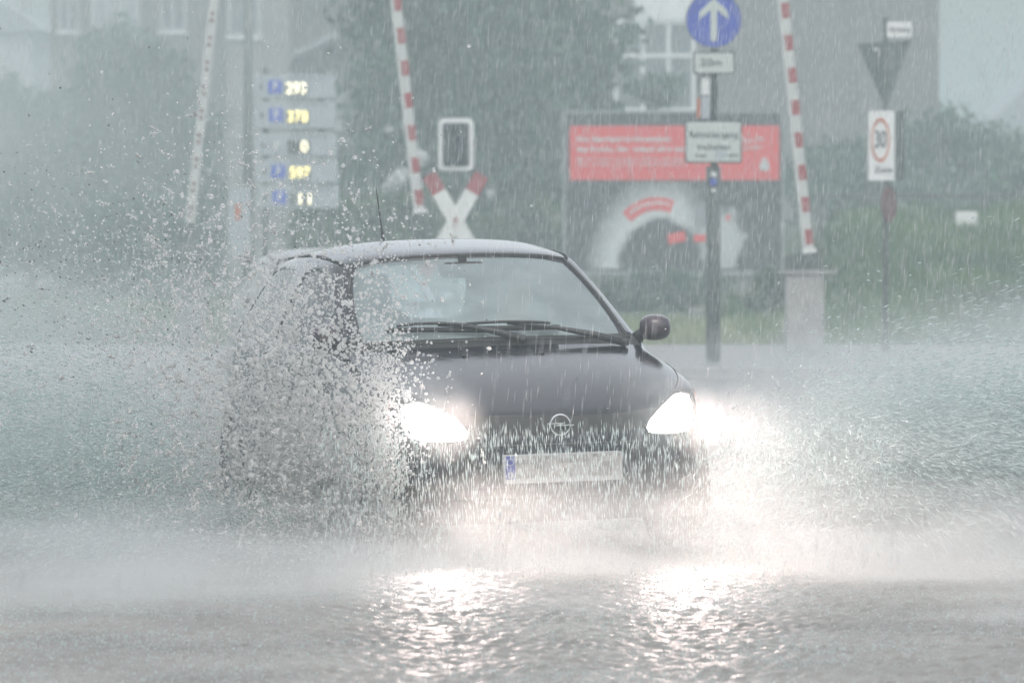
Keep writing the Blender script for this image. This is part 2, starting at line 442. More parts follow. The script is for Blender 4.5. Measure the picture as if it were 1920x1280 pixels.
tag(blades('verge_grass', 20000, lambda n: rng.uniform(-10, 1.2, n), lambda n: rng.uniform(71.2, 90, n), bank_z, 0.08, 0.3, 0.014, M['grass']),
    'wet green grass verge left of the billboard', 'grass', kind='stuff')

# ------------------------------------------------------------------ trees and shrubs
def leaf_cloud(name, clumps, n, size, mat, parent=None):
    """clumps: list of (x,y,z,rx,ry,rz)"""
    cl = np.array(clumps); wgt = cl[:, 3] * cl[:, 4] * cl[:, 5]; idx = rng.choice(len(cl), n, p=wgt / wgt.sum())
    d = rng.normal(size=(n, 3)); d /= np.linalg.norm(d, axis=1)[:, None]
    r = rng.uniform(0.1, 1, n) ** 0.6 * rng.uniform(0.7, 1.3, n)
    c = cl[idx, :3] + d * r[:, None] * cl[idx, 3:]
    u = rng.normal(size=(n, 3)); u /= np.linalg.norm(u, axis=1)[:, None]
    v = np.cross(u, rng.normal(size=(n, 3))); v /= np.linalg.norm(v, axis=1)[:, None]
    s = (size * rng.uniform(0.6, 1.4, n))[:, None]
    V = np.stack([c - u * s, c + v * s * .6, c + u * s, c - v * s * .6], 1).reshape(-1, 3)
    F = np.arange(n * 4).reshape(n, 4)
    o = raw_mesh(name, V, F, mat, 4)
    if parent is not None: o.parent = parent
    return o

def tree(kind, x, y, h, rx, rz, label, cat='tree', n=16000, size=0.075, mat='leaf', trunk_h=None, group=None, nclump=26, ry=None, zlo=None):
    root = empty(kind, (x, y, 0), label=label, cat=cat, group=group)
    ry = ry or rx
    zc = h - rz
    cl = []
    for k in range(nclump):
        while True:
            q = [random.uniform(-1, 1) for _ in range(3)]
            if sum(a * a for a in q) < 1: break
        s = random.uniform(0.30, 0.62)
        z = zc + q[2] * rz * 0.85
        if zlo is not None: z = max(z, zlo)
        cl.append((q[0] * rx * .8, q[1] * ry * .8, z, rx * s, ry * s, min(rx, rz) * s * 0.8))
    leaf_cloud('crown', cl, n, size, M[mat], root)
    tb = MB(); th = trunk_h or zc
    tb.tube([(0, 0, -.05), (0.05, 0, th * .4), (-.05, 0.05, th * .8), (0, 0, zc + rz * .5)], [rx * .07, rx * .055, rx * .04, rx * .015], 10)
    for k in range(9):
        c = cl[k]; b = random.uniform(.35, .8) * zc
        tb.tube([(0, 0, b), (c[0] * .5, c[1] * .5, (b + c[2]) * .5), (c[0], c[1], c[2])], [rx * .03, rx * .02, rx * .008], 6)
    tb.build('trunk', M['bark'], root, smooth=True)
    return root

tree('broadleaf_tree', at(905, 0, 104).x, 104, 8.8, 2.15, 3.9, 'large dense broadleaf tree behind the signal, filling the middle of the skyline', n=36000, size=0.12, nclump=52, ry=2.2)
tree('broadleaf_tree', at(715, 0, 112).x, 112, 4.6, 1.0, 1.9, 'smaller pale tree between the parking display and the large tree', n=14000, size=0.08, nclump=20)
tree('broadleaf_tree', at(1235, 0, 106).x, 106, 4.6, 0.6, 0.34, 'slender young tree in front of the white framed window', n=1300, size=0.07, nclump=12)
tree('broadleaf_tree', at(285, 0, 118).x, 118, 6.3, 1.6, 2.9, 'tree in the haze behind the boom with red dots', n=24000, nclump=30, size=0.085)
tree('broadleaf_tree', at(60, 0, 124).x, 124, 5.4, 1.9, 2.5, 'faint rounded tree at the hazy left edge', n=16000, nclump=24, size=0.085)
tree('shrub', at(640, 0, 100).x, 100, 2.35, 1.2, 1.1, 'green shrub beside the base of the parking display', 'shrub', n=9000, mat='leaf2', nclump=16)
tree('shrub', at(975, 0, 97).x, 97, 2.2, 1.1, 1.0, 'bright green shrub between the cross and the billboard', 'shrub', n=9000, mat='leaf2', nclump=16)
fs = tree('shrub', at(775, 0, 98).x, 98, 2.5, 0.85, 1.15, 'shrub dotted with white blossom behind the middle boom', 'shrub', n=7000, mat='leaf2', nclump=14)
bl = [((px - 775) / FPX * 90, -7.5 + random.uniform(-.1, .1), at(px, py, 90.5).z, r, r * .7, r) for px, py, r in
      ((743, 352, .10), (757, 340, .12), (768, 330, .12), (804, 296, .12), (806, 305, .07), (742, 245, .06), (793, 247, .05), (936, 362, .07))]
leaf_cloud('blossom', bl, 900, 0.035, M['blossom'], fs)
tree('shrub', at(235, 0, 112).x, 112, 2.6, 1.9, 1.3, 'dark shrub behind the post of the dotted boom', 'shrub', n=9000, nclump=18)
tree('shrub', at(1800, 0, 112).x, 112, 3.75, 1.6, 1.4, 'broad dark bush above the railing on the right', 'shrub', n=16000, nclump=24)
tree('shrub', at(1590, 0, 108).x, 108, 3.3, 1.35, 1.2, 'low bush against the brick wall behind the speed limit sign', 'shrub', n=12000, nclump=20)
tree('shrub', at(1950, 0, 104).x, 104, 3.2, 1.1, 1.2, 'bush cut by the right edge, behind the railing', 'shrub', n=8000, nclump=16)
tree('shrub', at(1235, 0, 89).x, 89, 0.95, 1.5, 0.42, 'dark low hedge beneath the billboard', 'hedge', n=9000, nclump=22, size=0.05, ry=.5, mat='leaf')
tree('shrub', at(1440, 0, 82).x, 82, 0.95, .45, 0.42, 'small green bush left of the concrete pillar', 'shrub', n=4000, nclump=10, size=0.05, mat='leaf2')

# ------------------------------------------------------------------ buildings
WF = 'wframe'
def window(parent, x0, x1, z0, z1, y, nv=2, nh=1, fr=0.07, base='window'):
    """front plane y, facing -y; local coords of parent"""
    f = MB()
    f.box(x0, x1, y - .06, y + .02, z1 - fr, z1); f.box(x0, x1, y - .06, y + .02, z0, z0 + fr)
    f.box(x0, x0 + fr, y - .06, y + .02, z0 + fr, z1 - fr); f.box(x1 - fr, x1, y - .06, y + .02, z0 + fr, z1 - fr)
    for k in range(1, nv):
        x = x0 + (x1 - x0) * k / nv; f.box(x - fr / 2, x + fr / 2, y - .055, y + .02, z0 + fr, z1 - fr)
    for k in range(1, nh):
        z = z0 + (z1 - z0) * k / nh; f.box(x0 + fr, x1 - fr, y - .05, y + .02, z - fr / 2, z + fr / 2)
    wo_ = f.build(base, M[WF], parent)
    p = MB(); p.box(x0 + .02, x1 - .02, y - .03, y - .01, z0 + .02, z1 - .02); p.build('pane', M['pane'], wo_)
    s = MB(); s.box(x0 - .05, x1 + .05, y - .14, y, z0 - .07, z0 - .002); s.build('sill', M['wframe'], wo_)
    return wo_

# right brick building
Yb = 130; kx = Yb / FPX
bx0, bx1 = (1120 - 960) * kx, (1760 - 960) * kx
b = empty('brick_building', (0, Yb, 0), label='grey brown brick building with big white framed windows behind the billboard', cat='building')
MB().box(bx0, bx1, 0, 9, -.5, 9.6).build('wall', M['brick'], b)
MB().prism([(bx0 - .25, 9.6), (bx1 + .25, 9.6), ((bx0 + bx1) / 2, 11.8)], -.3, 9.3).build('roof', M['roof'], b)
zz = lambda py: CAM_H - (py - HOR) * kx
xx = lambda px: (px - 960) * kx
f = MB()
for px in (1155, 1205, 1253, 1300): f.box(xx(px) - .045, xx(px) + .045, -.07, .02, zz(212), zz(42))
for py in (42, 105, 207): f.box(xx(1150), xx(1305), -.09, .02, zz(py) - .045, zz(py) + .045)
wf = f.build('window', M['wframe'], b)
MB().box(xx(1152), xx(1302), -.03, -.01, zz(210), zz(44)).build('pane', M['pane'], wf)
MB().box(xx(1190), xx(1303), -.12, 0, zz(38), zz(-25)).build('blind_box', M['wframe'], b)
window(b, xx(1400), xx(1500), zz(-170), zz(-60), 0, 2, 1)
window(b, xx(1600), xx(1700), zz(-170), zz(-60), 0, 2, 1)

# far pale building with a sloping roof, right edge
b = empty('pale_house', (0, 175, 0), label='pale house with a sloping roof, faint in the haze at the right edge', cat='building')
k2 = 175 / FPX; X = lambda px: (px - 960) * k2; Z = lambda py: CAM_H - (py - HOR) * k2
MB().box(X(1870), X(2150), 0, 8, -.5, Z(255)).build('wall', M['render'], b)
MB().prism([(X(1835), Z(262)), (X(1835), Z(250)), (X(1990), Z(95)), (X(2180), Z(250)), (X(2180), Z(262))], -.5, 8.5).build('roof', M['roofp'], b)
window(b, X(1890), X(1960), Z(370), Z(300), 0, 2)

WF = 'wframe_dull'
# left building: stepped blocks
b = empty('town_house', (0, 142, 0), label='brown grey town house with tall pale bay windows, behind the parking display', cat='building')
k3 = 142 / FPX; X = lambda px: (px - 960) * k3; Z = lambda py: CAM_H - (py - HOR) * k3
MB().box(X(95), X(428), 0, 10, -.5, Z(-160)).build('wall', M['brick'], b)
MB().box(X(428), X(546), -.8, 10, -.5, Z(-120)).build('stair_tower', M['brickl'], b)
MB().box(X(546), X(700), .3, 10, -.5, Z(-60)).build('side_wing', M['brick'], b)
MB().prism([(X(85), Z(-160)), (X(710), Z(-160)), (X(560), Z(-330)), (X(240), Z(-330))], -1, 10.5).build('roof', M['roof'], b)
bay = MB().box(X(175), X(266), -.7, 0, Z(128), Z(-120)).build('bay_window', M['roofp'], b)
for px in (178, 205, 232, 262): MB().box(X(px) - .05, X(px) + .05, -.78, -.7, Z(125), Z(-118)).build('mullion', M['wframe_dull'], bay)
window(b, X(430), X(492), Z(72), Z(-30), -.8, 1, 1, .09)
window(b, X(632), X(668), Z(240), Z(172), .3, 1, 1, .09)
window(b, X(300), X(350), Z(60), Z(-40), 0, 2, 1)
window(b, X(110), X(150), Z(60), Z(-40), 0, 2, 1)
MB().prism([(X(546), Z(112)), (X(546), Z(100)), (X(745), Z(8)), (X(745), Z(20))], -.4, .28).build('canopy_roof', M['roofp'], b)

b = empty('far_house', (0, 185, 0), label='very faint house behind the leftmost tree', cat='building')
k4 = 185 / FPX; X = lambda px: (px - 960) * k4; Z = lambda py: CAM_H - (py - HOR) * k4
MB().box(X(-260), X(60), 0, 9, -.5, Z(60)).build('wall', M['render'], b)
MB().prism([(X(-290), Z(60)), (X(90), Z(60)), (X(-100), Z(-60))], -.4, 9.4).build('roof', M['roofp'], b)
window(b, X(-60), X(0), Z(220), Z(140), 0, 2)

# ------------------------------------------------------------------ billboard
Y = 92; k = Y / FPX
bb = empty('billboard', (at(1263, 0, Y).x, Y, 0), (0, 0, R(-2)), 'charcoal advertising billboard with a broad red band at the top', 'billboard')
zt, zb, hw = CAM_H - (213 - HOR) * k, CAM_H - (508 - HOR) * k, 202 * k
MB().box(-hw, hw, 0, .12, zb, zt).build('poster', M['bill'], bb)
fr = MB(); fr.box(-hw - .05, hw + .05, -.05, .14, zt, zt + .045); fr.box(-hw - .05, -hw, -.05, .14, zb, zt); fr.box(hw, hw + .05, -.05, .14, zb, zt)
fr.build('frame', M['billfr'], bb)
MB().box(-hw - .1, hw + .55, -.12, .14, zb - .07, zb - .003).build('ledge', M['billfr'], bb)
MB().box(-hw + .05, hw + .4, .0, .3, -.1, zb - .075).build('plinth', M['concrete'], bb)
def U(px, py): return ((px - 1263) * k, CAM_H - (py - HOR) * k)
x0, z0 = U(1068, 338); x1, z1 = U(1461, 236)
rb = MB().box(x0, x1, -.012, 0, z0, z1).build('red_band', M['billred'], bb)
def bt(s, px, py, h, wpx, mat='billwhite', bold=.004): return text('lettering', s, h * k, M[mat], rb, (U(px, py)[0], -.016, U(px, py)[1]), wpx * k, bold=bold)
bt('Das Sparkassen-Girokonto:', 1170, 261, 9, 178)
bt('das Konto, das einfach alles kann.', 1190, 280, 9, 218)
bt('Mit der grossen Auswahl an Karten und Konten.', 1185, 299, 5, 206, bold=.001)
bt('Jetzt wechseln und mehr Leistung bekommen.', 1185, 308, 5, 206, bold=.001)
text('lettering', 'Gut für', 10 * k, M['billwhite'], rb, (U(1412, 262)[0], -.016, U(1412, 262)[1]), 44 * k, rot=(R(90), R(-8), 0), bold=.001)
text('lettering', 'die Region.', 7 * k, M['billwhite'], rb, (U(1412, 277)[0], -.016, U(1412, 277)[1]), 40 * k, rot=(R(90), R(-8), 0), bold=.001)
lg = MB(); cx, cz = U(1433, 312); lg.prism(rrect(cx - 9 * k, cx + 9 * k, cz - 8 * k, cz + 8 * k, 4 * k), -.02, -.0125); lg.prism(circle(cx, cz + 12 * k, 4.5 * k, 16), -.02, -.0125)
lg.build('logo', M['billwhite'], rb)
# artwork: a pale wave with a red banner and a figure in white
def band(pts, w0, w1, mat, name, y=-.008):
    m_ = MB(); n_ = len(pts)
    P_ = [Vector((*U(*p), 0)) for p in pts]; L, Rr = [], []
    for i, p in enumerate(P_):
        d = (P_[min(i + 1, n_ - 1)] - P_[max(i - 1, 0)]).normalized(); nn = Vector((-d.y, d.x, 0)); ww = (w0 + (w1 - w0) * i / (n_ - 1)) * k / 2
        L.append(p + nn * ww); Rr.append(p - nn * ww)
    o_ = L + Rr[::-1]
    for i in range(n_ - 1):
        m_.prism([(L[i].x, L[i].y), (L[i + 1].x, L[i + 1].y), (Rr[i + 1].x, Rr[i + 1].y), (Rr[i].x, Rr[i].y)], y, -.0005)
    return m_.build(name, M[mat], bb)
arc = lambda cx, cy, rx, ry, a0, a1, n: [(cx + rx * math.cos(R(a0 + (a1 - a0) * i / n)), cy - ry * math.sin(R(a0 + (a1 - a0) * i / n))) for i in range(n + 1)]
def art_mat():
    m, n, out = new_mat('printed wave picture'); b = n.nodes.new('ShaderNodeBsdfPrincipled'); b.inputs['Roughness'].default_value = .5
    tc = n.nodes.new('ShaderNodeTexCoord')
    def node(op, a, b_=None, c=None):
        q = n.nodes.new('ShaderNodeMath'); q.operation = op
        for i_, v in enumerate((a, b_, c)):
            if v is None: continue
            if isinstance(v, (int, float)): q.inputs[i_].default_value = v
            else: n.links.new(v, q.inputs[i_])
        return q.outputs[0]
    sx = n.nodes.new('ShaderNodeSeparateXYZ'); n.links.new(tc.outputs['Object'], sx.inputs[0])
    def dist(cx, cy, rx, ry):
        c = U(cx, cy)
        a = node('DIVIDE', node('SUBTRACT', sx.outputs['X'], c[0]), rx * k); d = node('DIVIDE', node('SUBTRACT', sx.outputs['Z'], c[1]), ry * k)
        return node('SQRT', node('ADD', node('MULTIPLY', a, a), node('MULTIPLY', d, d))), a, d
    no = n.nodes.new('ShaderNodeTexNoise'); no.inputs['Scale'].default_value = 5; no.inputs['Detail'].default_value = 4
    n.links.new(tc.outputs['Object'], no.inputs['Vector'])
    def ramp(v, stops):
        cr = n.nodes.new('ShaderNodeValToRGB'); e = cr.color_ramp.elements
        while len(e) < len(stops): e.new(.5)
        for q, (p, c) in zip(e, stops): q.position = p; q.color = (c, c, c, 1)
        n.links.new(v, cr.inputs[0]); return cr.outputs[0]
    r, a, d = dist(1240, 510, 100, 125)
    rr = node('ADD', r, node('MULTIPLY', node('SUBTRACT', no.outputs['Fac'], .5), .25))
    wave = ramp(node('DIVIDE', rr, 2), [(.38, 0), (.43, 1), (.50, 1), (.58, .7), (.74, 0)])
    side = ramp(node('MULTIPLY_ADD', a, .35, .5), [(.1, .9), (.62, 1), (.80, .25)])
    w_ = node('MULTIPLY', wave, side)
    r2, a2, d2 = dist(1352, 452, 42, 62)
    rr2 = node('ADD', r2, node('MULTIPLY', node('SUBTRACT', no.outputs['Fac'], .5), 1.5))
    f_ = node('MULTIPLY', ramp(node('DIVIDE', rr2, 2), [(.25, .9), (.45, .7), (.56, 0)]), .9)
    t_ = node('MAXIMUM', w_, f_)
    mx = n.nodes.new('ShaderNodeMix'); mx.data_type = 'RGBA'; n.links.new(t_, mx.inputs[0])
    mx.inputs[6].default_value = (.03, .032, .042, 1); mx.inputs[7].default_value = (.62, .67, .67, 1)
    n.links.new(mx.outputs[2], b.inputs['Base Color']); n.links.new(b.outputs[0], out.inputs['Surface']); return m
M['art'] = art_mat()
(ax0, az0), (ax1, az1) = U(1066, 503), U(1459, 342)
MB().box(ax0, ax1, -.006, -.0005, az0, az1).build('wave_artwork', M['art'], bb)
ban = band(arc(1232, 500, 92, 118, 128, 72, 10), 24, 24, 'billred', 'banner_artwork', -.012)
band(arc(1232, 500, 92, 120, 125, 75, 10), 4, 4, 'billwhite', 'banner_line', -.014)
band([(1252, 449), (1285, 442)], 19, 19, 'billred', 'red_tag', -.013)
MB().prism([U(*p) for p in [(1301, 440), (1330, 440), (1332, 452), (1301, 454)]], -.014, -.0065).build('red_detail', M['billred'], bb)
m_ = MB(); m_.prism([U(*p) for p in [(1362, 404), (1370, 402), (1368, 412), (1360, 414)]], -.014, -.0105); m_.build('red_detail', M['billred'], bb)
m_ = MB(); m_.prism([U(*p) for p in [(1303, 392), (1312, 378), (1322, 380), (1322, 420), (1310, 430), (1304, 420)]], -.014, -.0105); m_.build('grey_detail', M['billgrey'], bb)  # flat grey print, part of the poster figure

# ------------------------------------------------------------------ barrier booms
def boom(px0, py0, px1, py1, Y, width, label, style, group='level crossing booms'):
    """from the foot (px0,py0) up through (px1,py1); reaches about 5.5 m"""
    a = at(px0, py0, Y); c = at(px1, py1, Y); d = (c - a); L = 5.4 - a.z; d = d / d.z
    root = empty('barrier_boom', a, (0, math.atan2(d.x, 1), 0), label, 'barrier boom', group)
    n = (a.z)
    step = 60.5 * Y / FPX / 2 * math.hypot(1, d.x)
    hw_ = width / 2
    if style == 'stripe':
        MB().box(-hw_, hw_, -.03, .03, 0, L).build('arm', M['boomw'], root, bevel=.008)
        z = step * .25; sb = MB()
        k_ = 0
        while z + step * .95 < L:
            MB().box(-hw_ + .028, hw_ + .004, -.034, .034, z, z + step * .93).build('red_stripe', M['red'], root); z += 2 * step
        MB().box(-hw_ - .012, -hw_ + .018, -.04, .04, -.02, L).build('edge_rail', M['boomw'], root)
        MB().box(-hw_ - .015, hw_ + .03, -.05, .05, -.05, -.001).build('end_cap', M['white'], root)
    else:
        MB().box(-hw_, hw_, -.03, .03, 0, L).build('arm', M['boomw'], root, bevel=.008)
        z = .1
        while z < L - .2:
            for dz in (0, .085):
                MB().prism(circle(0, z + dz, .024, 12), -.036, -.0305).build('red_reflector', M['maroon'], root)
            z += .3
    return root
boom(786, 392, 743, 0, 68, .115, 'raised red and white boom left of the signal board', 'stripe')
boom(1516, 466, 1468, 0, 66, .115, 'raised red and white boom rising above the concrete pillar', 'stripe')
boom(356, 418, 402, 0, 70, .115, 'raised white boom dotted with paired red reflectors', 'dots')
# pivots / posts carrying them
p = at(778, 392, 68)
t = empty('boom_post', (p.x, 68, .11), label='thin dark post under the boom left of the signal board', cat='post', group='boom posts')
MB().tube([(0, .08, 0), (0, .08, p.z - .12)], .035).build('shaft', M['pole'], t, smooth=True); MB().box(-.09, .09, -.0, .16, 0, .03).build('foot_plate', M['galv'], t)
p = at(357, 422, 70)
t = empty('boom_post', (p.x, 70.2, .11), label='grey machine cabinet under the dotted boom', cat='cabinet', group='boom posts')
MB().box(-.18, .18, -.15, .2, 0, p.z - .35).build('cabinet', M['galv'], t, bevel=.02); MB().box(-.05, .05, -.04, .1, p.z - .349, p.z - .02).build('pivot', M['galv'], t)
p = at(1505, 505, 68)
t = empty('concrete_pillar', (p.x, 67.6, .11), label='square pale concrete pillar under the right hand boom', cat='pillar')
MB().box(-.225, .225, -.2, .2, 0, p.z - .16).build('shaft', M['concrete'], t, bevel=.01)
MB().box(-.30, .36, -.24, .24, p.z - .158, p.z - .12).build('cap', M['concrete'], t, bevel=.008)
MB().prism([(-.24, p.z - .118), (.2, p.z - .118), (.2, p.z + .16), (-.24, p.z + .06)], -.14, -.02).build('pivot_bracket', M['pole'], t)

# ------------------------------------------------------------------ signal with cross
Y = 73; k = Y / FPX
o = at(854, 0, Y); t = empty('crossing_signal', (o.x, Y, 0.02), label='dark level crossing signal board with a white frame above a red tipped cross', cat='signal')
Z = lambda py: CAM_H - (py - HOR) * k - .02
X = lambda px: (px - 854) * k
MB().tube([(0, .08, 0), (0, .08, Z(235))], .042, 12).build('post', M['pole'], t, smooth=True)
bo = MB(); bo.prism(rrect(X(822), X(888), Z(320), Z(222), .07), .0, .035); bo = bo.build('frame', M['white'], t)
MB().prism(rrect(X(830.5), X(879.5), Z(312), Z(231), .03), -.02, .034).build('signal_board', M['panel'], t)
mb = MB(); mr_ = MB()
for s in (-1, 1):
    Mx = Matrix.Translation((0, 0, Z(414))) @ Matrix.Rotation(R(30 * s), 4, 'Y')
    oy = -.003 if s > 0 else 0
    cb = MB(); cb.box(-.095, .095, -.03 + oy, -.01 + oy, -.55, .42, M=Mx); cb.build('cross_arm', M['white'], t)
    for z0_, z1_ in ((.42, .68), (-.8, -.55)):
        MB().box(-.096, .096, -.031 + oy, -.009 + oy, z0_ + .001, z1_, M=Mx).build('red_tip', M['red'], t)
MB().prism([(.0 + .03, Z(400)), (-.035, Z(415)), (.0, Z(415)), (-.03, Z(432)), (.04, Z(411)), (.005, Z(411))], -.04, -.034).build('bolt_symbol', M['red'], t)

# ------------------------------------------------------------------ blue arrow sign post
Y = 61; k = Y / FPX
o = at(1338, 0, Y); t = empty('road_sign_post', (o.x, Y, 0), label='dark pole with the round blue arrow sign and two white plates', cat='sign post')
Z = lambda py: CAM_H - (py - HOR) * k
X = lambda px: (px - 1338) * k
MB().tube([(0, .12, -.02), (0, .12, Z(312))], .078, 14).build('pole', M['pole'], t, smooth=True)
MB().tube([(0.01, .12, Z(313)), (0.01, .12, Z(-35))], .038, 12).build('upper_tube', M['pole'], t, smooth=True)
bs = MB().prism(circle(0, Z(38), .305, 48), 0, .02).build('round_sign', M['blue'], t)
ring(MB(), 0, Z(38), .293, .305, -.003, -.0005, 48).build('sign_rim', M['galv'], bs)
ar = MB(); zc = Z(38)
ar.box(-.034, .034, -.006, -.001, zc - .225, zc + .16)
ar.prism([(0, zc + .235), (-.152, zc + .09), (-.152, zc + .005), (0, zc + .135)][::-1], -.0065, -.001)
ar.prism([(0, zc + .235), (.152, zc + .09), (.152, zc + .005), (0, zc + .135)], -.007, -.001)
ar.build('arrow', M['cream'], bs)
def plate(px0, px1, py0, py1, nm='sign_plate'):
    pl = MB().prism(rrect(X(px0), X(px1), Z(py1), Z(py0), .03), 0, .018).build(nm, M['dark'], t)
    MB().prism(rrect(X(px0) + .018, X(px1) - .018, Z(py1) + .018, Z(py0) - .018, .02), -.004, -.0005).build('plate_face', M['cream'], pl)
    return pl
pl = plate(1299, 1378, 97, 140); text('lettering', '20m', 14 * k, M['dark'], pl, (X(1333), -.008, Z(118.5)), 40 * k, bold=.0005)
pl = plate(1284, 1391, 226, 306)
text('lettering', 'Bahnübergang', 12 * k, M['dark'], pl, (X(1338), -.008, Z(253)), 92 * k, bold=.0005)
text('lettering', 'freihalten', 11 * k, M['dark'], pl, (X(1338), -.008, Z(276)), 62 * k, bold=.0005)
text('lettering', 'bei', 8 * k, M['dark'], pl, (X(1314), -.008, Z(292)), 18 * k, bold=.001)
text('lettering', 'um', 8 * k, M['dark'], pl, (X(1374), -.008, Z(291)), 20 * k, bold=.001)
MB().prism([(X(1340), Z(299)), (X(1358), Z(299)), (X(1362), Z(284)), (X(1342), Z(284))], -.007, -.0045).build('plate_stain', M['greyp'], pl)
pb = MB().box(X(1306), X(1330), .05, .16, Z(224), Z(142)).build('side_box', M['galv'], t)
MB().box(X(1315), X(1330), .04, .049, Z(178), Z(146)).build('sticker', M['white'], pb)
MB().box(X(1315), X(1330), .04, .049, Z(222), Z(182)).build('sticker', M['greyp'], pb)
MB().box(X(1307), X(1313), .04, .049, Z(222), Z(185)).build('sticker', M['orange'], pb)
for py, mt, hh in ((327, 'white', 5), (341, 'blue', 7), (357, 'white', 4)):
    MB().prism(circle(.0, Z(py), hh * k, 14), .034, .06).build('sticker', M[mt], t)
# ------------------------------------------------------------------ right sign post
Y = 66; k = Y / FPX
o = at(1665, 0, Y); t = empty('traffic_sign_post', (o.x, Y + .4, 0), label='thin post with street name plate, yield sign backs and a speed limit plate reading 30', cat='sign post')
Z = lambda py: CAM_H - (py - HOR) * k
X = lambda px: (px - 1665) * k
MB().tube([(0, .05, -.02), (0, .05, Z(30))], .034, 10).build('post', M['pole'], t, smooth=True)
np_ = MB().box(X(1667), X(1714), 0, .03, Z(68), Z(39)).build('street_name_plate', M['white'], t)
text('lettering', 'Kirchweg', 9 * k, M['dark'], np_, (X(1691), -.004, Z(54)), 36 * k, bold=.001)
for s, x1_ in ((-1, 1613), (1, 1716)):
    m_ = MB()
    th = R(28)
    d = abs(X(x1_))
    tri = [(0, Z(78)), (s * d, Z(80 if s < 0 else 72)), (s * .015, Z(198))]
    pts = [Vector((x, abs(x) * .55 + .03 * 1, z)) for x, z in tri]
    off = Vector((0, .02, 0)); V_ = pts + [q + off for q in pts]
    m_.add(V_, [(0, 1, 2), (3, 5, 4), (0, 3, 4, 1), (1, 4, 5, 2), (2, 5, 3, 0)])
    tr = m_.build('yield_sign_back', M['backgrey'], t)
    if s < 0: MB().prism(circle(X(1647), Z(91), 3.5 * k, 10), .07, .09).build('sticker', M['white'], tr)
fm = MB().box(X(1628), X(1684), -.06, .0, Z(338), Z(207)).build('speed_sign', M['white'], t)
gb = MB(); 
for a, b_, c, d in ((1628, 1631, 207, 338), (1681, 1684, 207, 338)): gb.box(X(a), X(b_), -.066, -.0605, Z(d), Z(c))
gb.build('plate_border', M['galv'], fm)
ring(MB(), X(1654), Z(262), 35 * k, 42 * k, -.068, -.061, 40, .42).build('speed_ring', M['orange'], fm)
text('lettering', '30', 32 * k, M['dark'], fm, (X(1654), -.066, Z(262)), 21 * k, bold=.004)
text('lettering', 'Zone', 12 * k, M['dark'], fm, (X(1660), -.066, Z(318)), 34 * k, bold=.001)
MB().box(X(1685), X(1700), -.04, .09, Z(338), Z(207)).build('side_panel', M['pole'], t)
pr = MB(); Mx = Matrix.Translation((X(1670), .0, Z(383))) @ Matrix.Rotation(R(62), 4, 'Z')
pr.prism(circle(0, 0, .21, 32), -.015, .0, M=Mx); rs = pr.build('round_sign', M['maroon'], t)
pr = MB(); pr.prism(circle(0, 0, .212, 32), .001, .012, M=Mx); pr.build('sign_back', M['galv'], rs)

# railing with a little white board
ra = empty('railing', (at(1530, 0, 86).x, 86, 0), label='dark tubular railing along the top of the grassy bank', cat='railing')
k = 86 / FPX
zt = CAM_H - (368 - HOR) * k
MB().box(0, 6.2, -.03, .03, zt - .04, zt + .04).build('top_rail', M['pole'], ra)
for px in (1538, 1845, 2010):
    MB().box((px - 1530) * k - .045, (px - 1530) * k + .045, .026, .11, .3, zt + .02).build('post', M['pole'], ra)
p = at(1812, 412, 84); t = empty('notice_board', (p.x, 84, bank_z(p.x, 84)), label='small white notice board standing in the grass by the railing', cat='sign')
MB().box(-.16, .16, -.02, 0, p.z - bank_z(p.x, 84) - .11, p.z - bank_z(p.x, 84) + .12).build('board', M['white'], t, bevel=.01)
MB().tube([(0, .02, -.1), (0, .02, p.z - bank_z(p.x, 84))], .015).build('stake', M['pole'], t)

# ------------------------------------------------------------------ parking guidance display
Y = 85; k = Y / FPX
o = at(550, 0, Y); t = empty('parking_display', (o.x, Y, 0), label='tall stacked parking guidance display with five panels of yellow digits', cat='sign')
Z = lambda py: CAM_H - (py - HOR) * k
X = lambda px: (px - 550) * k
for px in (498, 604): MB().tube([(X(px), .1, -.02), (X(px), .1, Z(128))], .05).build('post', M['galv'], t)
rows = [(141, 185, '293', 'ledw', True), (191, 241, '378', 'led', True), (251, 293, '0', 'ledw', False), (299, 343, '597', 'led', True), (349, 391, '11', 'ledw', True)]
for i, (y0, y1, s, mt, blu) in enumerate(rows):
    dx = i * 2
    pn = MB().box(X(474 + dx), X(628 + dx), -.02, .05, Z(y1), Z(y0)).build('display_panel', M['greyp'], t, bevel=.01)
    zc = (y0 + y1) / 2 + 1
    MB().prism(rrect(X(503 + dx), X(529 + dx), Z(zc + 12), Z(zc - 13), .02), -.03, -.021).build('parking_symbol', M['pblue'] if blu else M['greyp'], pn)
    text('lettering', 'P', 17 * k, M['white'], pn, (X(516 + dx), -.034, Z(zc)), 9 * k, bold=.004)
    MB().prism([(X(484 + dx), Z(zc)), (X(493 + dx), Z(zc + 5)), (X(493 + dx), Z(zc - 5))], -.03, -.021).build('arrow', M['dark'], pn)
    MB().box(X(535 + dx), X(578 + dx), -.028, -.0215, Z(zc + 15), Z(zc - 9)).build('digit_window', M['pole'] if s == '0' else M['galv'], pn)
    text('digits', s, 21 * k, M[mt], pn, (X((567 if len(s) == 1 else 564 if s == '11' else 556) + dx), -.033, Z(zc + 3)), {1: 13, 2: 22, 3: 38}[len(s)] * k, bold=.004)
    for q in range(2): MB().box(X(540 + dx), X(612 + dx - 8 * q), -.026, -.0213, Z(y0 + 6 + 0 * q), Z(y0 + 4)).build('caption_line', M['galv'], pn) if q == 0 else None
ps = MB().box(X(430), X(470), -.02, .04, Z(480), Z(350)).build('notice_case', M['greyp'], t)
MB().box(X(441), X(452), -.026, -.021, Z(412), Z(382)).build('orange_poster', M['orange'], ps)
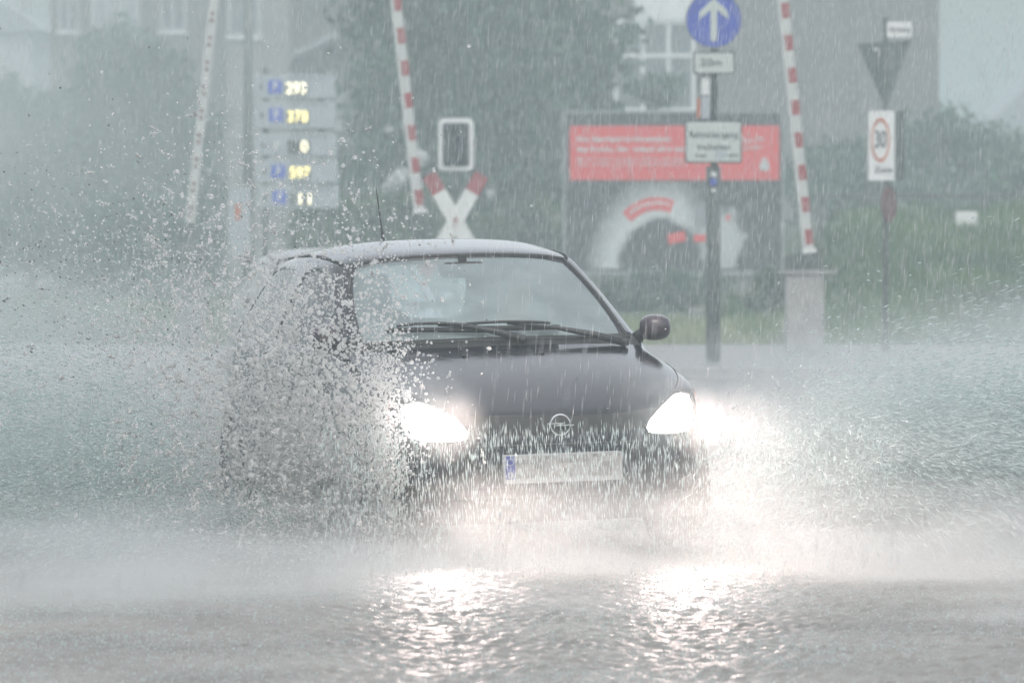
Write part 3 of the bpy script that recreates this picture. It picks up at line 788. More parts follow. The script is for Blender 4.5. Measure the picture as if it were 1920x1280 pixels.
# lamp mast near the display
p = at(466, 0, 90); t = empty('lamp_mast', (p.x, 90, 0), label='tall plain mast rising behind the parking display', cat='mast')
MB().tube([(0, 0, -.02), (0, 0, 3), (0, 0, 7.5)], [.09, .075, .05], 12).build('shaft', M['galv'], t, smooth=True)
MB().tube([(0, 0, 7.5), (-.1, -.3, 7.9), (-.2, -.9, 8.0)], .035, 8).build('arm', M['galv'], t, smooth=True)
MB().box(-.32, -.1, -1.4, -.85, 7.92, 8.04).build('lamp_head', M['galv'], t, bevel=.03)

# ------------------------------------------------------------------ the hatchback
# local frame: front towards -y, car's left towards +x, ground z = 0
def build_car(loc, rz, roll, label, group, lit=True, paint='paint'):
    root = empty('hatchback_car', loc, (0, roll, rz), label, 'car', group)
    # top grid columns 0..4 (centre .. shoulder), stations front -> rear: (x, y, z)
    T = [
        [(0, .060, .640), (.32, .075, .645), (.52, .125, .680), (.63, .195, .705), (.70, .300, .715)],
        [(0, .110, .672), (.32, .125, .677), (.53, .175, .712), (.64, .240, .738), (.722, .345, .742)],
        [(0, .420, .800), (.33, .430, .798), (.55, .450, .795), (.665, .480, .790), (.762, .520, .778)],
        [(0, .900, .915), (.35, .915, .912), (.60, .960, .900), (.68, .990, .885), (.748, 1.02, .862)],
        [(0, .965, .930), (.36, .985, .928), (.625, 1.05, .920), (.685, 1.09, .905), (.748, 1.12, .875)],
        [(0, 1.02, .955), (.36, 1.04, .953), (.635, 1.12, .945), (.695, 1.17, .930), (.753, 1.20, .905)],
        [(0, 1.37, 1.165), (.335, 1.39, 1.160), (.590, 1.46, 1.140), (.655, 1.51, 1.125), (.780, 1.46, .920)],
        [(0, 1.70, 1.340), (.31, 1.715, 1.335), (.515, 1.765, 1.310), (.590, 1.81, 1.290), (.803, 1.78, .928)],
        [(0, 1.80, 1.370), (.31, 1.815, 1.364), (.520, 1.85, 1.338), (.597, 1.88, 1.306), (.804, 1.88, .930)],
        [(0, 2.22, 1.415), (.31, 2.22, 1.408), (.525, 2.23, 1.378), (.605, 2.24, 1.325), (.805, 2.24, .935)],
        [(0, 2.34, 1.418), (.31, 2.34, 1.411), (.525, 2.34, 1.380), (.606, 2.34, 1.326), (.805, 2.34, .937)],
        [(0, 2.90, 1.400), (.31, 2.90, 1.392), (.515, 2.90, 1.362), (.598, 2.90, 1.308), (.800, 2.92, .945)],
        [(0, 3.20, 1.370), (.30, 3.19, 1.362), (.490, 3.16, 1.330), (.575, 3.12, 1.275), (.785, 3.18, .950)],
        [(0, 3.34, 1.335), (.29, 3.32, 1.325), (.465, 3.28, 1.290), (.545, 3.24, 1.225), (.765, 3.32, .952)],
        [(0, 3.58, 1.000), (.30, 3.56, .995), (.480, 3.51, .985), (.590, 3.47, .970), (.735, 3.44, .945)],
        [(0, 3.63, .940), (.30, 3.61, .938), (.490, 3.56, .930), (.600, 3.52, .920), (.715, 3.48, .905)],
    ]
    NS = len(T)
    # side rows under the shoulder
    def side(s):
        x, y, z = T[s][4]
        zs = [z, .56 + (z - .72) * .8, .46 + (z - .72) * .35, .33, .20]
        if s <= 1: zs = [z, .565, .46, .33, .20]
        b = min(1, max(0, (y - .3) / .3)); xs = [x, x + .004 + .014 * b, x + .008 + .018 * b, x + .006 + .008 * b, x - .03]
        ys = [y, y - .01 * (s < 2), y - .035 * (s < 2), y - .02 * (s < 2), y + .02 * (s < 2)]
        if s == NS - 1: ys = [y, y + .02, y + .05, y + .06, y + .03]
        return [(min(a, .818), c, d) for a, c, d in zip(xs, ys, zs)]
    S = [side(s) for s in range(NS)]
    V, idx = [], {}
    def vid(p):
        key = tuple(round(a, 5) for a in p)
        if key not in idx: idx[key] = len(V); V.append(key)
        return idx[key]
    F, MI, CR = [], [], {}
    def quad(a, b, c, d, mi):
        q = [vid(p) for p in (a, b, c, d)]; F.append(q); MI.append(mi)
    mir = lambda p: (-p[0], p[1], p[2])
    for s in range(NS - 1):
        for c in range(4):
            mi = 0
            if s in (5, 6) and c < 2: mi = 1                      # windscreen
            if s in (6, 7, 8) and c == 3: mi = 2                  # door glass
            if s in (10, 11) and c == 3: mi = 6
            if s == 13 and c < 2: mi = 3                          # rear glass
            if s == 4 and c < 3: mi = 4                           # cowl
            a, b, d, e = T[s][c], T[s][c + 1], T[s + 1][c + 1], T[s + 1][c]
            quad(a, b, d, e, mi); quad(mir(a), mir(e), mir(d), mir(b), mi)
        for r in range(4):
            mi = 5 if r == 3 else 0
            a, b, d, e = S[s][r], S[s][r + 1], S[s + 1][r + 1], S[s + 1][r]
            quad(a, b, d, e, mi); quad(mir(a), mir(e), mir(d), mir(b), mi)
    def cap(s, front):
        lip = T[s]; sd = S[s]
        yc = [0, -.03, -.055, -.045, .01] if front else [0, .05, .10, .09, .05]
        zc = [None, .565, .46, .33, .20]
        G = [[] for _ in range(5)]
        for r in range(5):
            for c in range(5):
                if r == 0: p = lip[c]
                elif c == 4: p = sd[r]
                else:
                    x = lip[c][0] + (0.01 if c == 3 else 0)
                    fy = lip[c][1] + yc[r] * (1 - .25 * c / 4)
                    zt_ = lip[c][2]
                    z = zc[r] if front else zt_ + (0.20 - zt_) * r / 4
                    p = (x, fy, z)
                G[r].append(p)
        for r in range(4):
            for c in range(4):
                mi = 0
                if front and r == 0 and c < 2: mi = 4
                if r == 3: mi = 5
                a, b, d, e = G[r][c], G[r][c + 1], G[r + 1][c + 1], G[r + 1][c]
                if front: quad(a, e, d, b, mi); quad(mir(a), mir(b), mir(d), mir(e), mi)
                else: quad(a, b, d, e, mi); quad(mir(a), mir(e), mir(d), mir(b), mi)
    cap(0, True); cap(NS - 1, False)
    me = bpy.data.meshes.new('cage'); me.from_pydata(V, [], F); me.polygons.foreach_set('material_index', MI)
    for q in range(7): me.materials.append(None)
    ca = me.attributes.new('crease_edge', 'FLOAT', 'EDGE')
    fm_ = {}
    for p in me.polygons:
        for ek in p.edge_keys: fm_.setdefault(ek, set()).add(p.material_index)
    for e in me.edges:
        ms = fm_.get(tuple(sorted(e.vertices)), {0})
        ca.data[e.index].value = 0.35 if (len(ms) > 1 and ms & {1, 2, 3, 6}) else (0.25 if len(ms) > 1 else 0.0)
    o = bpy.data.objects.new('cage', me); COL.objects.link(o)
    ss = o.modifiers.new('s', 'SUBSURF'); ss.levels = 3; ss.render_levels = 3
    bpy.context.view_layer.update()
    ev = bpy.data.meshes.new_from_object(o.evaluated_get(bpy.context.evaluated_depsgraph_get()))
    COL.objects.unlink(o); bpy.data.objects.remove(o)
    co = [v.co.copy() for v in ev.vertices]; nor = [v.normal.copy() for v in ev.vertices]
    bvh = BVHTree.FromPolygons(co, [list(p.vertices) for p in ev.polygons])
    axes = (.74, 3.16)
    def sub(mis, name, mat, parent, off=0.0, arch=False, smooth=True, sg=0):
        keep, used, vs, fs = [], {}, [], []
        for p in ev.polygons:
            if p.material_index not in mis: continue
            cc = p.center
            if sg and cc.x * sg < 0: continue
            if arch and abs(cc.x) > .55 and cc.z < .65 and any((cc.y - a) ** 2 + (cc.z - .28) ** 2 < .325 ** 2 for a in axes): continue
            f_ = []
            for i in p.vertices:
                if i not in used: used[i] = len(vs); vs.append(co[i] + nor[i] * off)
                f_.append(used[i])
            fs.append(f_)
        m2 = bpy.data.meshes.new(name); m2.from_pydata(vs, [], fs); m2.update()
        ob = link(name, m2, mat, parent, smooth)
        return ob
    body = sub((0,), 'body', M[paint], root, arch=True)
    sd_ = body.modifiers.new('t', 'SOLIDIFY'); sd_.thickness = .012; sd_.offset = -1
    sub((5,), 'lower_skirt', M[paint], root, arch=True)
    sub((4,), 'cowl_and_grille', M['rubber'], root)
    sub((1,), 'windscreen', M['wglass'], root, -.004)
    for sg in (1, -1):
        sub((2,), 'side_window', M['sglass'], root, -.004, sg=sg); sub((6,), 'side_window', M['sglass'], root, -.004, sg=sg)
    sub((3,), 'rear_window', M['rglass'], root, -.004)
    MB().box(-.72, .72, .2, 3.5, .17, .2).build('floor_pan', M['plastic'], root)
    def front(x, z, off=.0):
        h = bvh.ray_cast(Vector((x, -2, z)), Vector((0, 1, 0)))[0]
        return Vector((x, (h.y if h else .3) - off, z))
    def down(x, y, off=.0):
        h = bvh.ray_cast(Vector((x, y, 3)), Vector((0, 0, -1)))[0]
        return Vector((x, y, (h.z if h else 1) + off))
    def sideway(y, z, s, off=.0):
        h = bvh.ray_cast(Vector((s * 3, y, z)), Vector((-s, 0, 0)))[0]
        return Vector((s * ((abs(h.x) if h else .8) + off), y, z))
    # window gaskets and pillars trim
    for c, mat_, r_ in ((2, 'rubber', .011),):
        for sg in (1, -1):
            pts = [Vector(T[s][c]) for s in (5, 6, 7)]
            pp = []
            for s in range(len(pts) - 1):
                for t_ in range(5): pp.append(pts[s].lerp(pts[s + 1], t_ / 5))
            pp.append(pts[-1])
            pp = [bvh.find_nearest(Vector((sg * q.x, q.y, q.z)))[0] for q in pp]
            MB().tube(pp, r_, 6).build('windscreen_gasket', M['rubber'], root, smooth=True)
    for s, zz_ in ((7, .004), (5, .002)):
        pp = []
        for i in range(-20, 21):
            u = abs(i) / 20 * 2; c = min(1, int(u)); f_ = u - c
            q = Vector(T[s][c]).lerp(Vector(T[s][c + 1]), f_); q.x = math.copysign(q.x, i)
            pp.append(bvh.find_nearest(q)[0])
        MB().tube(pp, .010, 6).build('windscreen_gasket', M['rubber'], root, smooth=True)
    for sg in (1, -1):       # roof drip channel
        pp = [bvh.find_nearest(Vector((sg * x, y, z)))[0] + Vector((0, 0, .001)) for x, y, z in
              [(.55, 1.80, 1.33), (.565, 1.9, 1.345), (.57, 2.1, 1.36), (.572, 2.4, 1.37), (.56, 2.9, 1.35), (.53, 3.2, 1.31)]]
        MB().tube(pp, .009, 6).build('roof_channel', M['rubber'], root, smooth=True)
    for sg in (1, -1):       # bonnet gap and door gap
        pp = [down(sg * x, y, .0005) for x, y in [(.60, .26), (.655, .40), (.70, .60), (.725, .80), (.735, 1.0)]]
        MB().tube(pp, .0035, 5).build('bonnet_gap', M['rubber'], root)
        pp = [sideway(y, z, sg, .0) for y, z in [(1.28, .88), (1.22, .7), (1.2, .5), (1.2, .32), (1.4, .25), (2.2, .25), (2.34, .35), (2.34, .6), (2.34, .9)]]
        MB().tube(pp, .005, 5).build('door_gap', M['rubber'], root)
        pp = [sideway(y, .52, sg, .0) for y in [1.1, 1.5, 2.0, 2.5, 2.8]]
        MB().tube(pp, .018, 6).build('side_moulding', M['plastic'], root, smooth=True)
        q = sideway(2.15, .80, sg, .012)
        MB().box(q.x - .015, q.x + .015, 2.07, 2.24, .785, .812).build('door_handle', M['plastic'], root, bevel=.006)
    # wheels and arches
    for ax in axes:
        for sg in (1, -1):
            arch = MB()
            pts = [sideway(ax + .335 * math.cos(R(a)), .28 + .335 * math.sin(R(a)), sg, .0) for a in range(-12, 193, 8)]
            arch.tube(pts, .012, 6).build('wheel_arch', M[paint], root, smooth=True)
            lin = MB(); n_ = 20
            for k_ in range(n_):
                a0, a1 = R(-15 + 210 * k_ / n_), R(-15 + 210 * (k_ + 1) / n_)
                P2 = lambda x, a: (x, ax + .345 * math.cos(a), .28 + .345 * math.sin(a))
                lin.add([P2(sg * .50, a0), P2(sg * .79, a0), P2(sg * .79, a1), P2(sg * .50, a1)], [(0, 1, 2, 3)])
            lin.add([(sg * .5, ax + .345 * math.cos(R(a)), .28 + .345 * math.sin(R(a))) for a in range(-15, 196, 15)], [tuple(range(15))])
            lin.build('wheel_liner', M['rubber'], root)
            wh = empty('wheel', (sg * .715, ax, .28)); wh.parent = root
            prof = [(.20, -.075), (.262, -.082), (.278, -.06), (.282, 0), (.278, .06), (.262, .082), (.20, .075)]
            tb = MB(); n_ = 32
            vs_, fs_ = [], []
            for k_ in range(n_):
                a = 2 * PI * k_ / n_
                for r_, x_ in prof: vs_.append((x_, r_ * math.cos(a), r_ * math.sin(a)))
            m_ = len(prof)
            for k_ in range(n_):
                for j in range(m_ - 1):
                    k2_ = (k_ + 1) % n_; fs_.append((k_ * m_ + j, k_ * m_ + j + 1, k2_ * m_ + j + 1, k2_ * m_ + j))
            tb.add(vs_, fs_).build('tyre', M['rubber'], wh, smooth=True)
            rm = MB()
            vs_, fs_ = [], []
            prof2 = [(.205, sg * .07), (.19, sg * .05), (.15, sg * .045), (.10, sg * .055), (.05, sg * .06), (.0, sg * .06)]
            m_ = len(prof2)
            for k_ in range(n_):
                a = 2 * PI * k_ / n_
                for r_, x_ in prof2: vs_.append((x_, r_ * math.cos(a), r_ * math.sin(a)))
            for k_ in range(n_):
                for j in range(m_ - 1):
                    k2_ = (k_ + 1) % n_; fs_.append((k_ * m_ + j, k_ * m_ + j + 1, k2_ * m_ + j + 1, k2_ * m_ + j))
            rm.add(vs_, fs_).build('rim', M['rim'], wh, smooth=True)
    # headlamps
    ol = [(.395, .572), (.405, .548), (.44, .540), (.52, .536), (.60, .542), (.645, .556), (.668, .600), (.672, .66),
          (.655, .71), (.61, .722), (.565, .712), (.51, .680), (.455, .640), (.415, .605)]
    cxm, czm = .56, .62
    for sg in (1, -1):
        def lens_mesh(scale, off, name, mat, parent):
            vs_, fs_ = [], []
            rings_ = [1.0, .86, .6, .3]
            for ri, rr_ in enumerate(rings_):
                for x, z in ol:
                    x2, z2 = cxm + (x - cxm) * rr_ * scale, czm + (z - czm) * rr_ * scale
                    q = front(sg * x2, z2, off if ri == 0 else off + .02 * (1 - rr_ ** 2) + .012); vs_.append(q)
            vs_.append(front(sg * cxm, czm, off + .034)); n_ = len(ol)
            for ri in range(3):
                for i in range(n_):
                    i2 = (i + 1) % n_; fs_.append((ri * n_ + i, ri * n_ + i2, (ri + 1) * n_ + i2, (ri + 1) * n_ + i))
            for i in range(n_): fs_.append((3 * n_ + i, 3 * n_ + (i + 1) % n_, 4 * n_))
            return MB().add(vs_, fs_).build(name, mat, parent, smooth=True)
        hl = lens_mesh(.93, .004, 'headlight', M['lens'] if lit else M['lensoff'], root)
        rimp = [front(sg * (cxm + (x - cxm) * .98), czm + (z - czm) * .99, .004) for x, z in ol]; rimp.append(rimp[0])
        MB().tube(rimp, .007, 6).build('lamp_rim', M['plastic'], hl, smooth=True)
        io = [(.70, .60), (.72, .59), (.735, .66), (.735, .73), (.70, .74), (.694, .68)]
        ip = []
        for x, z in io:
            q = bvh.find_nearest(Vector((sg * x, .30, z)))[0]; ip.append(q + Vector((sg * .004, -.006, .002)))
        MB().add(ip, [tuple(range(6))]).build('indicator', M['amber'], root)
        if lit:
            sp = bpy.data.lights.new('beam', 'SPOT'); sp.energy = LAMP_W * (.85 if sg > 0 else .5); sp.spot_size = R(122); sp.spot_blend = 1.0; sp.shadow_soft_size = .07; sp.color = (1, .74, .68)
            so = bpy.data.objects.new('beam', sp); COL.objects.link(so); so.parent = hl
            so.location = (sg * .56, -.09, .63); so.rotation_euler = (R(-82), 0, R(16) if sg > 0 else 0)
            sp2 = bpy.data.lights.new('low_beam', 'SPOT'); sp2.energy = LOW_W; sp2.spot_size = R(80); sp2.spot_blend = 1.0; sp2.shadow_soft_size = .06; sp2.color = (1, .79, .73)
            so2 = bpy.data.objects.new('low_beam', sp2); COL.objects.link(so2); so2.parent = hl
            so2.location = (sg * .56, -.10, .62); so2.rotation_euler = (R(-80), 0, R(6))
    # number plate (anonymised grey blocks), emblem
    def fplate(x0, x1, z0, z1, off, th, name, mat, parent, r=.008):
        y = front((x0 + x1) / 2, (z0 + z1) / 2).y - off
        return MB().prism(rrect(x0, x1, z0, z1, r), y - th, y).build(name, mat, parent)
    q = front(0, .415).y
    pf = MB().prism(rrect(-.268, .268, .352, .478, .01), q - .022, q + .01).build('number_plate', M['plate_w'], root)
    MB().prism(rrect(-.262, -.220, .372, .472, .004), q - .026, q - .0225).build('country_strip', M['plate_b'], pf)
    text('lettering', 'D', .026, M['plate_w'], pf, (-.241, q - .028, .388), bold=.001)
    sr = MB()
    for k_ in range(12):
        a = 2 * PI * k_ / 12; sr.box(-.241 + .014 * math.cos(a) - .002, -.241 + .014 * math.cos(a) + .002, q - .029, q - .0262, .446 + .014 * math.sin(a) - .002, .446 + .014 * math.sin(a) + .002)
    sr.build('star_ring', M['cream'], pf)
    MB().box(-.215, .258, q - .0245, q - .0222, .374, .470).build('plate_field', M['blocks'], pf)
    yq = front(0, .60).y - .02
    em = MB()
    for k_ in range(28):
        pass
    em.tube([(.045 * math.cos(2 * PI * k_ / 28), yq, .600 + .045 * math.sin(2 * PI * k_ / 28)) for k_ in range(29)], .004, 6, cap=False)
    em.prism([(-.060, .604), (-.060, .610), (.022, .610), (.006, .601), (.060, .601), (.060, .595), (-.030, .595), (-.008, .604)], yq - .006, yq + .004)
    em.build('grille_emblem', M['chrome'], root, smooth=False)
    MB().tube([front(x, .286, .002) for x in [-.6 + .06 * i for i in range(21)]], .006, 5).build('bumper_strip', M['plastic'], root)
    MB().tube([front(x, .515, .000) for x in [-.38 + .04 * i for i in range(20)]], .006, 5).build('bumper_strip', M['plastic'], root)
    # door mirrors
    for sg in (1, -1):
        def shp(v):
            v = v.copy()
            if v.y > 0: v.y *= .35
            v.z = math.copysign(abs(v.z) ** .75, v.z); v.x = math.copysign(abs(v.x) ** .8, v.x)
            return v
        mm = MB(); mm.ell((sg * .775, 1.16, .985), (.074, .065, .060), 20, 12, fn=shp)
        mo = mm.build('door_mirror', M['mpaint'] if lit else M[paint], root, smooth=True)
        MB().tube([(sg * .70, 1.24, .925), (sg * .72, 1.22, .95), (sg * .745, 1.18, .97)], [.035, .028, .026], 10).build('mirror_foot', M['plastic'], mo, smooth=True)
    # aerial, washer jets, wipers
    b0 = down(-.02, 3.12)
    MB().tube([b0 + Vector((0, 0, -.005)), b0 + Vector((0, .0, .03)), b0 + Vector((0, .03, .10)), b0 + Vector((0.0, .12, .29))], [.014, .009, .0045, .003], 8).build('aerial', M['rubber'], root, smooth=True)
    for x in (-.22, .14):
        q_ = down(x, .82, .003); MB().ell(q_, (.013, .013, .008), 8, 6).build('washer_jet', M['rubber'], root, smooth=True)
    for x0_, x1_, xp, xm in ((-.50, -.05, .10, -.27), (-.19, .30, .58, .05)):
        def onw(x, u, off): # point on glass near its foot
            y = 1.03 + .28 * abs(x) ** 2 + u; return down(x, y, off)
        bl_ = [onw(x0_ + (x1_ - x0_) * i / 10, .055 - .02 * i / 10, .022) for i in range(11)]
        wr = MB().tube(bl_, .012, 6).build('wiper', M['rubber'], root, smooth=True)
        br = [b_ + Vector((0, -.012, .016 + .014 * math.sin(PI * i / 10))) for i, b_ in enumerate(bl_)][1:-1]
        MB().tube(br, .007, 6).build('wiper_bridge', M['plastic'], wr, smooth=True)
        pv = down(xp, .99, .02)
        mid = onw(xm, .045, .045)
        MB().tube([pv, pv.lerp(mid, .28) + Vector((0, 0, .012)), pv.lerp(mid, .6) + Vector((0, 0, .016)), mid], [.02, .016, .009, .007], 8).build('wiper_arm', M['plastic'], wr, smooth=True)
        MB().ell(pv, (.025, .025, .02), 10, 6).build('wiper_pivot', M['plastic'], wr, smooth=True)
    # interior
    MB().tube([(-.66, 1.28, .90), (0, 1.22, .92), (.66, 1.28, .90)], [.09, .10, .09], 12).build('dashboard', M['plastic'], root, smooth=True)
    def cush(c, r): 
        return lambda v: Vector((math.copysign(abs(v.x) ** .45, v.x), math.copysign(abs(v.y) ** .6, v.y), math.copysign(abs(v.z) ** .45, v.z)))
    for sx in (-.34, .34):
        st = MB(); st.ell((sx, 2.17, .80), (.23, .075, .30), 20, 12, fn=cush(0, 0)); st.ell((sx, 1.95, .48), (.24, .26, .08), 20, 12, fn=cush(0, 0))
        st = st.build('front_seat', M['seat'], root, smooth=True)
        MB().ell((sx, 2.20, 1.175), (.125, .05, .085), 16, 10, fn=cush(0, 0)).build('headrest', M['seat'], st, smooth=True)
    rs_ = MB(); rs_.ell((0, 3.0, .74), (.60, .08, .26), 20, 12, fn=cush(0, 0)); rs_.build('rear_seat', M['seat'], root, smooth=True)
    MB().ell((.0, 1.66, 1.27), (.115, .025, .038), 16, 8, fn=cush(0, 0)).build('rear_view_mirror', M['plastic'], root, smooth=True)
    MB().box(-.018, .018, 1.655, 1.675, 1.30, 1.338).build('mirror_mount', M['plastic'], root)
    a = [(.34 + .185 * math.cos(2 * PI * i / 24), 1.60 + .07 * math.sin(2 * PI * i / 24), .865 + .17 * math.sin(2 * PI * i / 24)) for i in range(25)]
    sw = MB(); sw.tube(a, .014, 8, cap=False); sw.tube([(.17, 1.60, .865), (.51, 1.60, .865)], .018, 8); sw.tube([(.34, 1.60, .865), (.34, 1.35, .80)], .03, 8)
    sw.build('steering_wheel', M['plastic'], root, smooth=True)
    return root

LAMP_W = 60.0
LOW_W = 125.0
RAIN_N = 110000
HAZE_D = .0051
M['rglass'] = glass_mat('rear glass', (.88, .93, .93), .10, (.6, .7, .7))
M['wglass'] = glass_mat('misted windscreen glass', (.90, .97, .97), .38, (.78, .96, .98))
M['sglass'] = glass_mat('side glass', (.60, .66, .66), .12, (.4, .45, .46))
M['silver'] = pmat('grey silver paint', (0.22, 0.235, 0.24), 0.35, metal=0.2, coat=.3, vary=.03)
M['mpaint'] = pmat('plum mirror shell', (.035, .018, .028), 0.3, coat=.8, vary=.1, bump=.1)
def blocks_mat():
    m, n, out = new_mat('blurred plate field'); b = n.nodes.new('ShaderNodeBsdfPrincipled')
    tc = n.nodes.new('ShaderNodeTexCoord'); mp = n.nodes.new('ShaderNodeMapping'); mp.inputs['Scale'].default_value = (46, 0, 46)
    fl = n.nodes.new('ShaderNodeVectorMath'); fl.operation = 'FLOOR'; wn = n.nodes.new('ShaderNodeTexWhiteNoise'); wn.noise_dimensions = '3D'
    cr = n.nodes.new('ShaderNodeValToRGB'); cr.color_ramp.elements[0].color = (.20, .19, .185, 1); cr.color_ramp.elements[1].color = (.42, .42, .41, 1)
    n.links.new(tc.outputs['Object'], mp.inputs[0]); n.links.new(mp.outputs[0], fl.inputs[0]); n.links.new(fl.outputs[0], wn.inputs['Vector'])
    n.links.new(wn.outputs['Value'], cr.inputs[0]); n.links.new(cr.outputs[0], b.inputs['Base Color']); b.inputs['Roughness'].default_value = .5
    n.links.new(b.outputs[0], out.inputs['Surface']); return m
M['blocks'] = blocks_mat()
CAR_LOC, CAR_RZ, CAR_ROLL = Vector((0.235, 24.85, 0.0)), R(15), R(-1.6)
car = build_car(CAR_LOC, CAR_RZ, CAR_ROLL, 'dark navy hatchback with blazing headlights ploughing through the flooded road', 'cars on the flooded road')
car2 = build_car(Vector((at(690, 0, 45).x, 44.5, 0)), R(8), 0, 'silver hatchback mostly hidden in the spray behind the dark car', 'cars on the flooded road', lit=False, paint='silver')
car2.scale = (1, 1, .955)

# ------------------------------------------------------------------ driver
def skin_body(name, verts, edges, mat, parent=None, levels=2):
    me = bpy.data.meshes.new(name); me.from_pydata([v[:3] for v in verts], edges, [])
    o = bpy.data.objects.new(name, me); COL.objects.link(o); me.materials.append(mat)
    if parent is not None: o.parent = parent
    sk = o.modifiers.new('skin', 'SKIN'); sk.use_smooth_shade = True
    for i, v in enumerate(verts): me.skin_vertices[0].data[i].radius = (v[3], v[4] if len(v) > 4 else v[3])
    me.skin_vertices[0].data[0].use_root = True
    s_ = o.modifiers.new('sub', 'SUBSURF'); s_.levels = levels; s_.render_levels = levels
    bpy.context.view_layer.update()
    ev = bpy.data.meshes.new_from_object(o.evaluated_get(bpy.context.evaluated_depsgraph_get()))
    o.modifiers.clear(); o.data = ev
    return o
Mc = Matrix.Translation(CAR_LOC) @ Euler((0, CAR_ROLL, CAR_RZ)).to_matrix().to_4x4()
vv = [(.34, 2.02, .60, .15, .12), (.34, 2.06, .78, .15, .11), (.34, 2.06, .95, .17, .10), (.34, 2.03, 1.04, .07, .06), (.34, 1.99, 1.12, .062, .07), (.34, 1.975, 1.20, .078, .095), (.34, 1.98, 1.27, .06, .075)]
ee = [(0, 1), (1, 2), (2, 3), (3, 4), (4, 5), (5, 6)]
for sg in (1, -1):
    b0 = len(vv)
    vv += [(.34 + sg * .19, 2.05, .97, .055), (.34 + sg * .25, 1.88, .80, .045), (.34 + sg * .20, 1.68, .90, .032), (.34 + sg * .185, 1.62, .945, .034, .02)]
    ee += [(2, b0), (b0, b0 + 1), (b0 + 1, b0 + 2), (b0 + 2, b0 + 3)]
    for j, (dy, dz) in enumerate(((-.012, .028), (-.014, .012), (-.014, -.004), (-.012, -.02))):
        c0_ = len(vv)
        vv += [(.34 + sg * .185, 1.60 + dy, .95 + dz, .0095), (.34 + sg * .172, 1.572 + dy, .955 + dz, .009), (.34 + sg * .15, 1.585 + dy, .955 + dz, .008)]
        ee += [(b0 + 3, c0_), (c0_, c0_ + 1), (c0_ + 1, c0_ + 2)]
    c0_ = len(vv)
    vv += [(.34 + sg * .165, 1.62, .975, .011), (.34 + sg * .145, 1.60, .985, .0095)]
    ee += [(b0 + 3, c0_), (c0_, c0_ + 1)]
    b1 = len(vv)
    vv += [(.34 + sg * .10, 1.80, .57, .08), (.34 + sg * .13, 1.50, .62, .06), (.34 + sg * .12, 1.28, .38, .042), (.34 + sg * .12, 1.16, .30, .035)]
    ee += [(0, b1), (b1, b1 + 1), (b1 + 1, b1 + 2), (b1 + 2, b1 + 3)]
drv = skin_body('person', vv, ee, M['skin'])
drv.matrix_world = Mc
tag(drv, 'driver in a pale shirt, hands on the wheel behind the misted windscreen', 'person')
def dn(v):
    v = v.copy()
    if v.y < 0: v.x *= .92
    return v
MB().ell((.34, 2.0, 1.235), (.09, .10, .098), 20, 14).build('hair', M['hair'], drv, smooth=True)
fc = MB(); fc.ell((.34, 1.955, 1.19), (.074, .078, .10), 20, 14); fc.ell((.34, 1.872, 1.185), (.013, .018, .022), 10, 8); fc.ell((.34 + .077, 1.99, 1.19), (.012, .02, .03), 8, 6); fc.ell((.34 - .077, 1.99, 1.19), (.012, .02, .03), 8, 6)
fc.build('face', M['skin'], drv, smooth=True)
for sg in (1, -1): MB().ell((.34 + sg * .028, 1.886, 1.207), (.012, .008, .006), 10, 6).build('eye', M['dark'], drv, smooth=True)
MB().ell((.34, 1.880, 1.143), (.024, .008, .006), 10, 6).build('mouth', M['red'], drv, smooth=True)
cl_v = [(.34, 2.02, .60, .165, .135), (.34, 2.06, .78, .165, .125), (.34, 2.055, .95, .18, .115), (.34, 2.03, 1.03, .085, .075)]
cl_e = [(0, 1), (1, 2), (2, 3)]
for sg in (1, -1):
    b0 = len(cl_v); cl_v += [(.34 + sg * .19, 2.05, .97, .07), (.34 + sg * .25, 1.88, .80, .058), (.34 + sg * .215, 1.74, .87, .045)]
    cl_e += [(2, b0), (b0, b0 + 1), (b0 + 1, b0 + 2)]
skin_body('shirt', cl_v, cl_e, M['shirt'], drv)

# ------------------------------------------------------------------ rain, spray and mist
OCT_V = np.array([(0, 0, 1), (1, 0, 0), (0, 1, 0), (-1, 0, 0), (0, -1, 0), (0, 0, -1)], float)
OCT_F = np.array([(0, 1, 2), (0, 2, 3), (0, 3, 4), (0, 4, 1), (5, 2, 1), (5, 3, 2), (5, 4, 3), (5, 1, 4)])
SP_V = np.array([(0, 0, 1), (1, 0, 0.1), (-.5, .866, 0.1), (-.5, -.866, 0.1), (0, 0, -1)], float)
SP_F = np.array([(0, 1, 2), (0, 2, 3), (0, 3, 1), (4, 2, 1), (4, 3, 2), (4, 1, 3)])
def ico():
    bm = bmesh.new(); bmesh.ops.create_icosphere(bm, subdivisions=1, radius=1)
    V = np.array([v.co[:] for v in bm.verts]); F = np.array([[v.index for v in f.verts] for f in bm.faces]); bm.free(); return V, F
ICO_V, ICO_F = ico()
